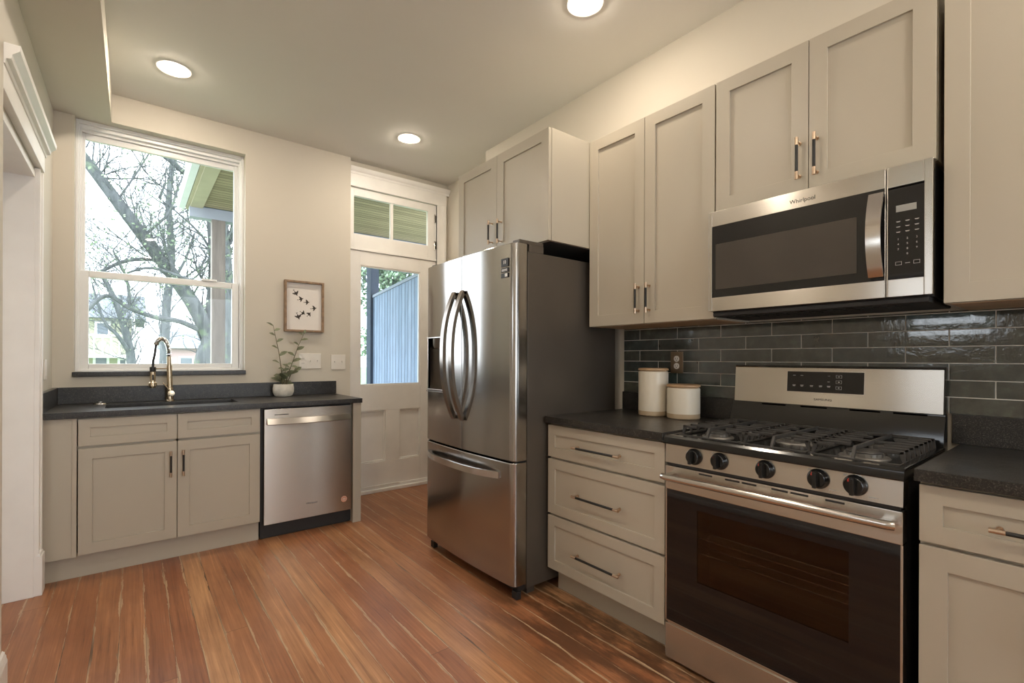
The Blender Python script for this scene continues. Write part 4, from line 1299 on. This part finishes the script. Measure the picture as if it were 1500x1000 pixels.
# ------------------------------------------------------------------ outside: trees and houses
def twigs(mb, p, d, ln, r, depth, rng, buds, plane=0.35, rate=.2):
    pts = [Vector(p)]; d = Vector(d).normalized(); n = 5
    for i in range(n):
        d = (d + Vector((rng.uniform(-.28, .28), rng.uniform(-.28, .28) * plane, rng.uniform(-.2, .26)))).normalized()
        pts.append(pts[-1] + d * (ln / n))
    mb.tube(pts, [r * (1 - .75 * i / n) for i in range(n + 1)], 5 if depth > 1 else 4, cap=False)
    if depth > 0:
        for i in range(1, n + 1):
            for _ in range(2 if depth > 1 else 1):
                if rng.random() < .85:
                    nd = (d + Vector((rng.uniform(-1.1, 1.1), rng.uniform(-.7, .7), rng.uniform(-.5, .9)))).normalized()
                    twigs(mb, pts[i], nd, ln * rng.uniform(.45, .7), r * .45, depth - 1, rng, buds, plane, rate)
    else:
        for q in pts[2:]:
            if rng.random() < rate:
                buds.append(q + Vector((rng.uniform(-.05, .05), rng.uniform(-.05, .05), rng.uniform(-.05, .05))))
def smooth_path(P, k=5):
    P = [Vector(p) for p in P]; out = []
    for i in range(len(P) - 1):
        a, b, c, d = P[max(i - 1, 0)], P[i], P[i + 1], P[min(i + 2, len(P) - 1)]
        for j in range(k):
            t = j / k
            out.append(.5 * ((2 * b) + (c - a) * t + (2 * a - 5 * b + 4 * c - d) * t * t + (3 * b - a - 3 * c + d) * t ** 3))
    out.append(P[-1]); return out
def tree(name, label, base, limbs, seed, bark, k=1.0, twig=1.0, budsize=.024, budrate=.09):
    rng = random.Random(seed); group = None
    E0 = Vector((0, 0, EYE_Z))
    base = (base[0] * k, base[1] * k, -.8)
    limbs = [([E0 + (Vector(p) - E0) * k for p in pts], r0 * k, r1 * k, tw) for pts, r0, r1, tw in limbs]
    t = thing(name, label, 'tree', base, group)
    mbt = MB(); mbb = MB(); buds = []
    for i, (pts, r0, r1, tw) in enumerate(limbs):
        sp = smooth_path(pts); n = len(sp)
        rs = [r0 + (r1 - r0) * (k / (n - 1)) ** .8 for k in range(n)]
        (mbt if i == 0 else mbb).tube(sp, rs, 12 if r0 > .08 else 7)
        for _ in range(int(tw * twig * 2.7)):
            q = rng.randrange(n // 4, n); dd = (sp[min(q + 1, n - 1)] - sp[q - 1]).normalized()
            nd = Vector((rng.uniform(-1, 1), rng.uniform(-.5, .5), rng.uniform(-.2, 1))) + dd * .5
            twigs(mbb, sp[q], nd, rng.uniform(.7, 1.7), max(.009, rs[q] * .16), 2, rng, buds, .35, budrate)
    build('trunk', mbt, bark, t); build('branches', mbb, bark, t)
    if buds:
        mbl = MB()
        for q in buds:
            s_ = budsize * rng.uniform(.6, 1.4); a = Vector((rng.uniform(-1, 1), rng.uniform(-1, 1), rng.uniform(-1, 1))).normalized()
            b = a.orthogonal().normalized() * s_; c = a.cross(b).normalized() * s_
            for k in range(2):
                m_ = q + a * (k * .03)
                mbl.poly([m_ - b, m_ - c * .6, m_ + b, m_ + c * .6])
        build('young_leaves', mbl, 'bud', t)
    return t
YT = 12.0
tree('tree', 'big mossy bare tree with a leaning limb outside the kitchen window', (1.42, YT, -.8), [
    ([(1.36, YT, -.85), (1.36, YT, .6), (1.42, YT, 1.7), (1.50, YT + .1, 3.0), (1.42, YT + .1, 4.4), (1.30, YT, 6.2)], .40, .15, 9),
    ([(1.34, YT, 1.55), (1.05, YT - .1, 2.2), (.72, YT - .15, 2.75), (.15, YT - .2, 3.6), (-.42, YT - .2, 4.45), (-.85, YT - .2, 5.1), (-1.3, YT - .2, 5.9)], .17, .07, 12),
    ([(1.12, YT, -.8), (1.12, YT - .1, .9), (1.22, YT - .05, 1.45)], .17, .13, 0),
    ([(.45, YT - .15, 3.2), (-.1, YT - .4, 3.05), (-.55, YT - .5, 2.75), (-.95, YT - .5, 2.7)], .045, .015, 4),
    ([(1.36, YT, 4.9), (.9, YT - .2, 4.95), (.3, YT - .3, 5.35), (-.55, YT - .3, 5.85)], .075, .03, 5),
    ([(1.5, YT + .1, 3.0), (1.7, YT, 2.95), (1.9, YT, 3.25), (2.3, YT, 3.6)], .05, .02, 4),
    ([(1.42, YT - .2, 2.85), (1.0, YT - .35, 2.78), (.3, YT - .45, 2.95), (-.1, YT - .5, 2.8)], .045, .02, 4),
    ([(1.2, YT, 1.75), (.75, YT - .25, 1.95), (.35, YT - .4, 2.0), (-.05, YT - .45, 2.15), (-.4, YT - .5, 2.35), (-.75, YT - .5, 1.9), (-.95, YT - .5, 1.45)], .06, .025, 4),
    ([(-.05, YT - .45, 2.15), (-.10, YT - .5, 2.7), (-.3, YT - .5, 3.2)], .035, .015, 3),
    ([(.15, YT - .2, 3.6), (.55, YT - .3, 4.1), (.72, YT - .3, 4.7), (.95, YT - .3, 5.3)], .03, .012, 3),
    ([(-.25, YT - .2, 4.2), (.1, YT - .3, 4.9), (.4, YT - .3, 5.6)], .022, .010, 2),
], 11, 'bark', twig=1.0)
tree('tree', 'slim grey bare tree standing left of the big mossy tree', (.60, 14.0, -.8), [
    ([(.58, 14, -.85), (.58, 14, 1.0), (.62, 14, 2.4), (.72, 14, 3.6), (.66, 14, 5.0), (.8, 14, 6.4)], .125, .05, 9),
    ([(.66, 14, 2.9), (.95, 13.8, 3.5), (1.15, 13.7, 4.2)], .045, .02, 4),
    ([(.64, 14, 3.4), (.3, 13.8, 3.9), (.1, 13.8, 4.6)], .035, .015, 4),
], 23, 'bark2', 1.15)
tree('tree', 'small crooked tree before the pale house outside the window', (-.15, 15.0, -.8), [
    ([(.0, 15, -.85), (-.02, 15, .9), (-.12, 15, 1.7), (-.35, 15, 2.6), (-.6, 15, 3.2)], .13, .04, 10),
    ([(-.05, 15, 1.3), (-.3, 14.8, 1.75), (-.55, 14.8, 2.1), (-.75, 14.8, 2.9)], .06, .02, 6),
], 31, 'bark2', 1.33, 1.2)
tree('tree', 'thin spring tree right of the porch post outside the window', (2.3, 15.0, -.8), [
    ([(2.35, 15, -.85), (2.30, 15, 1.5), (2.4, 15, 3.2), (2.3, 15, 5.0)], .10, .03, 12),
    ([(2.32, 15, 1.6), (2.0, 14.8, 2.3), (1.85, 14.8, 3.1)], .05, .02, 6),
], 47, 'bark2', 1.58)
tree('tree', 'leafy spring tree beyond the board fence seen through the door glass', (6.6, 15.0, -.8), [
    ([(6.6, 15, -.85), (6.6, 15, 1.5), (6.7, 15, 3.2), (6.6, 15, 5.0)], .14, .04, 14),
    ([(6.6, 15, 2.6), (7.2, 14.8, 3.6), (7.9, 14.8, 4.3)], .06, .02, 9),
    ([(6.6, 15, 2.4), (6.0, 14.8, 3.4), (5.6, 14.8, 4.2)], .06, .02, 9),
], 53, 'bark2', 1.0, 1.0, .06, .7)
def house(label, x0, x1, y, depth, z0, zw, zr, wall, wins, porch=None):
    t = thing('house', label, 'house', ((x0 + x1) / 2, y + depth / 2, z0))
    mb = MB(); mb.box(x0, x1, y, y + depth, z0, zw)
    build('walls', mb, wall, t)
    mb = MB(); mb.prism([(y - .5, zw), (y + depth + .5, zw), (y + depth / 2, zr)], 0, x0 - .4, x1 + .4)
    build('roof', mb, 'houseroof', t)
    for a, b, c, d in wins:
        mb = MB(); mb.ring(a, b, c, d, .1, .1, .1, .1, lambda p, q, e, f, mi, bv: mb.box(p, q, y - .06, y + .02, e, f))
        wf = build('window', mb, 'housetrim', t)
        mb = MB(); mb.box(a + .08, b - .08, y - .03, y + .01, c + .08, d - .08)
        build('pane', mb, 'housewin', wf)
    if porch:
        a, b, zz = porch
        mb = MB(); mb.box(a, b, y - 1.3, y, zz - .15, zz); mb.box(a, b, y - 1.32, y - 1.25, zz + .85, zz + .93)
        n = int((b - a) / .28)
        for k in range(n + 1):
            xx = a + (b - a) * k / n
            mb.box(xx - .03, xx + .03, y - 1.31, y - 1.26, zz, zz + .85)
        for xx in (a + .05, b - .1):
            mb.box(xx - .06, xx + .06, y - 1.33, y - 1.2, z0, zz + 2.0)
        build('balcony', mb, 'housetrim', t)
    return t
house('pale yellow two storey house with a balcony far beyond the trees', -4.6, .1, 30, 7, -1.6, 3.1, 4.6, 'housewall',
      [(-1.5, -.9, .1, 1.3), (-1.45, -.85, 2.15, 2.95), (-3.0, -2.3, .1, 1.3), (-3.0, -2.3, 2.0, 2.9), (-.6, -.2, .2, 1.2)], (-2.3, .1, 1.35))
house('low pinkish house far behind the big tree trunk', 2.0, 6.5, 42, 8, -1.6, 1.9, 3.3, 'brickfar', [(2.6, 3.5, .2, 1.3), (4.4, 5.3, .2, 1.3)])
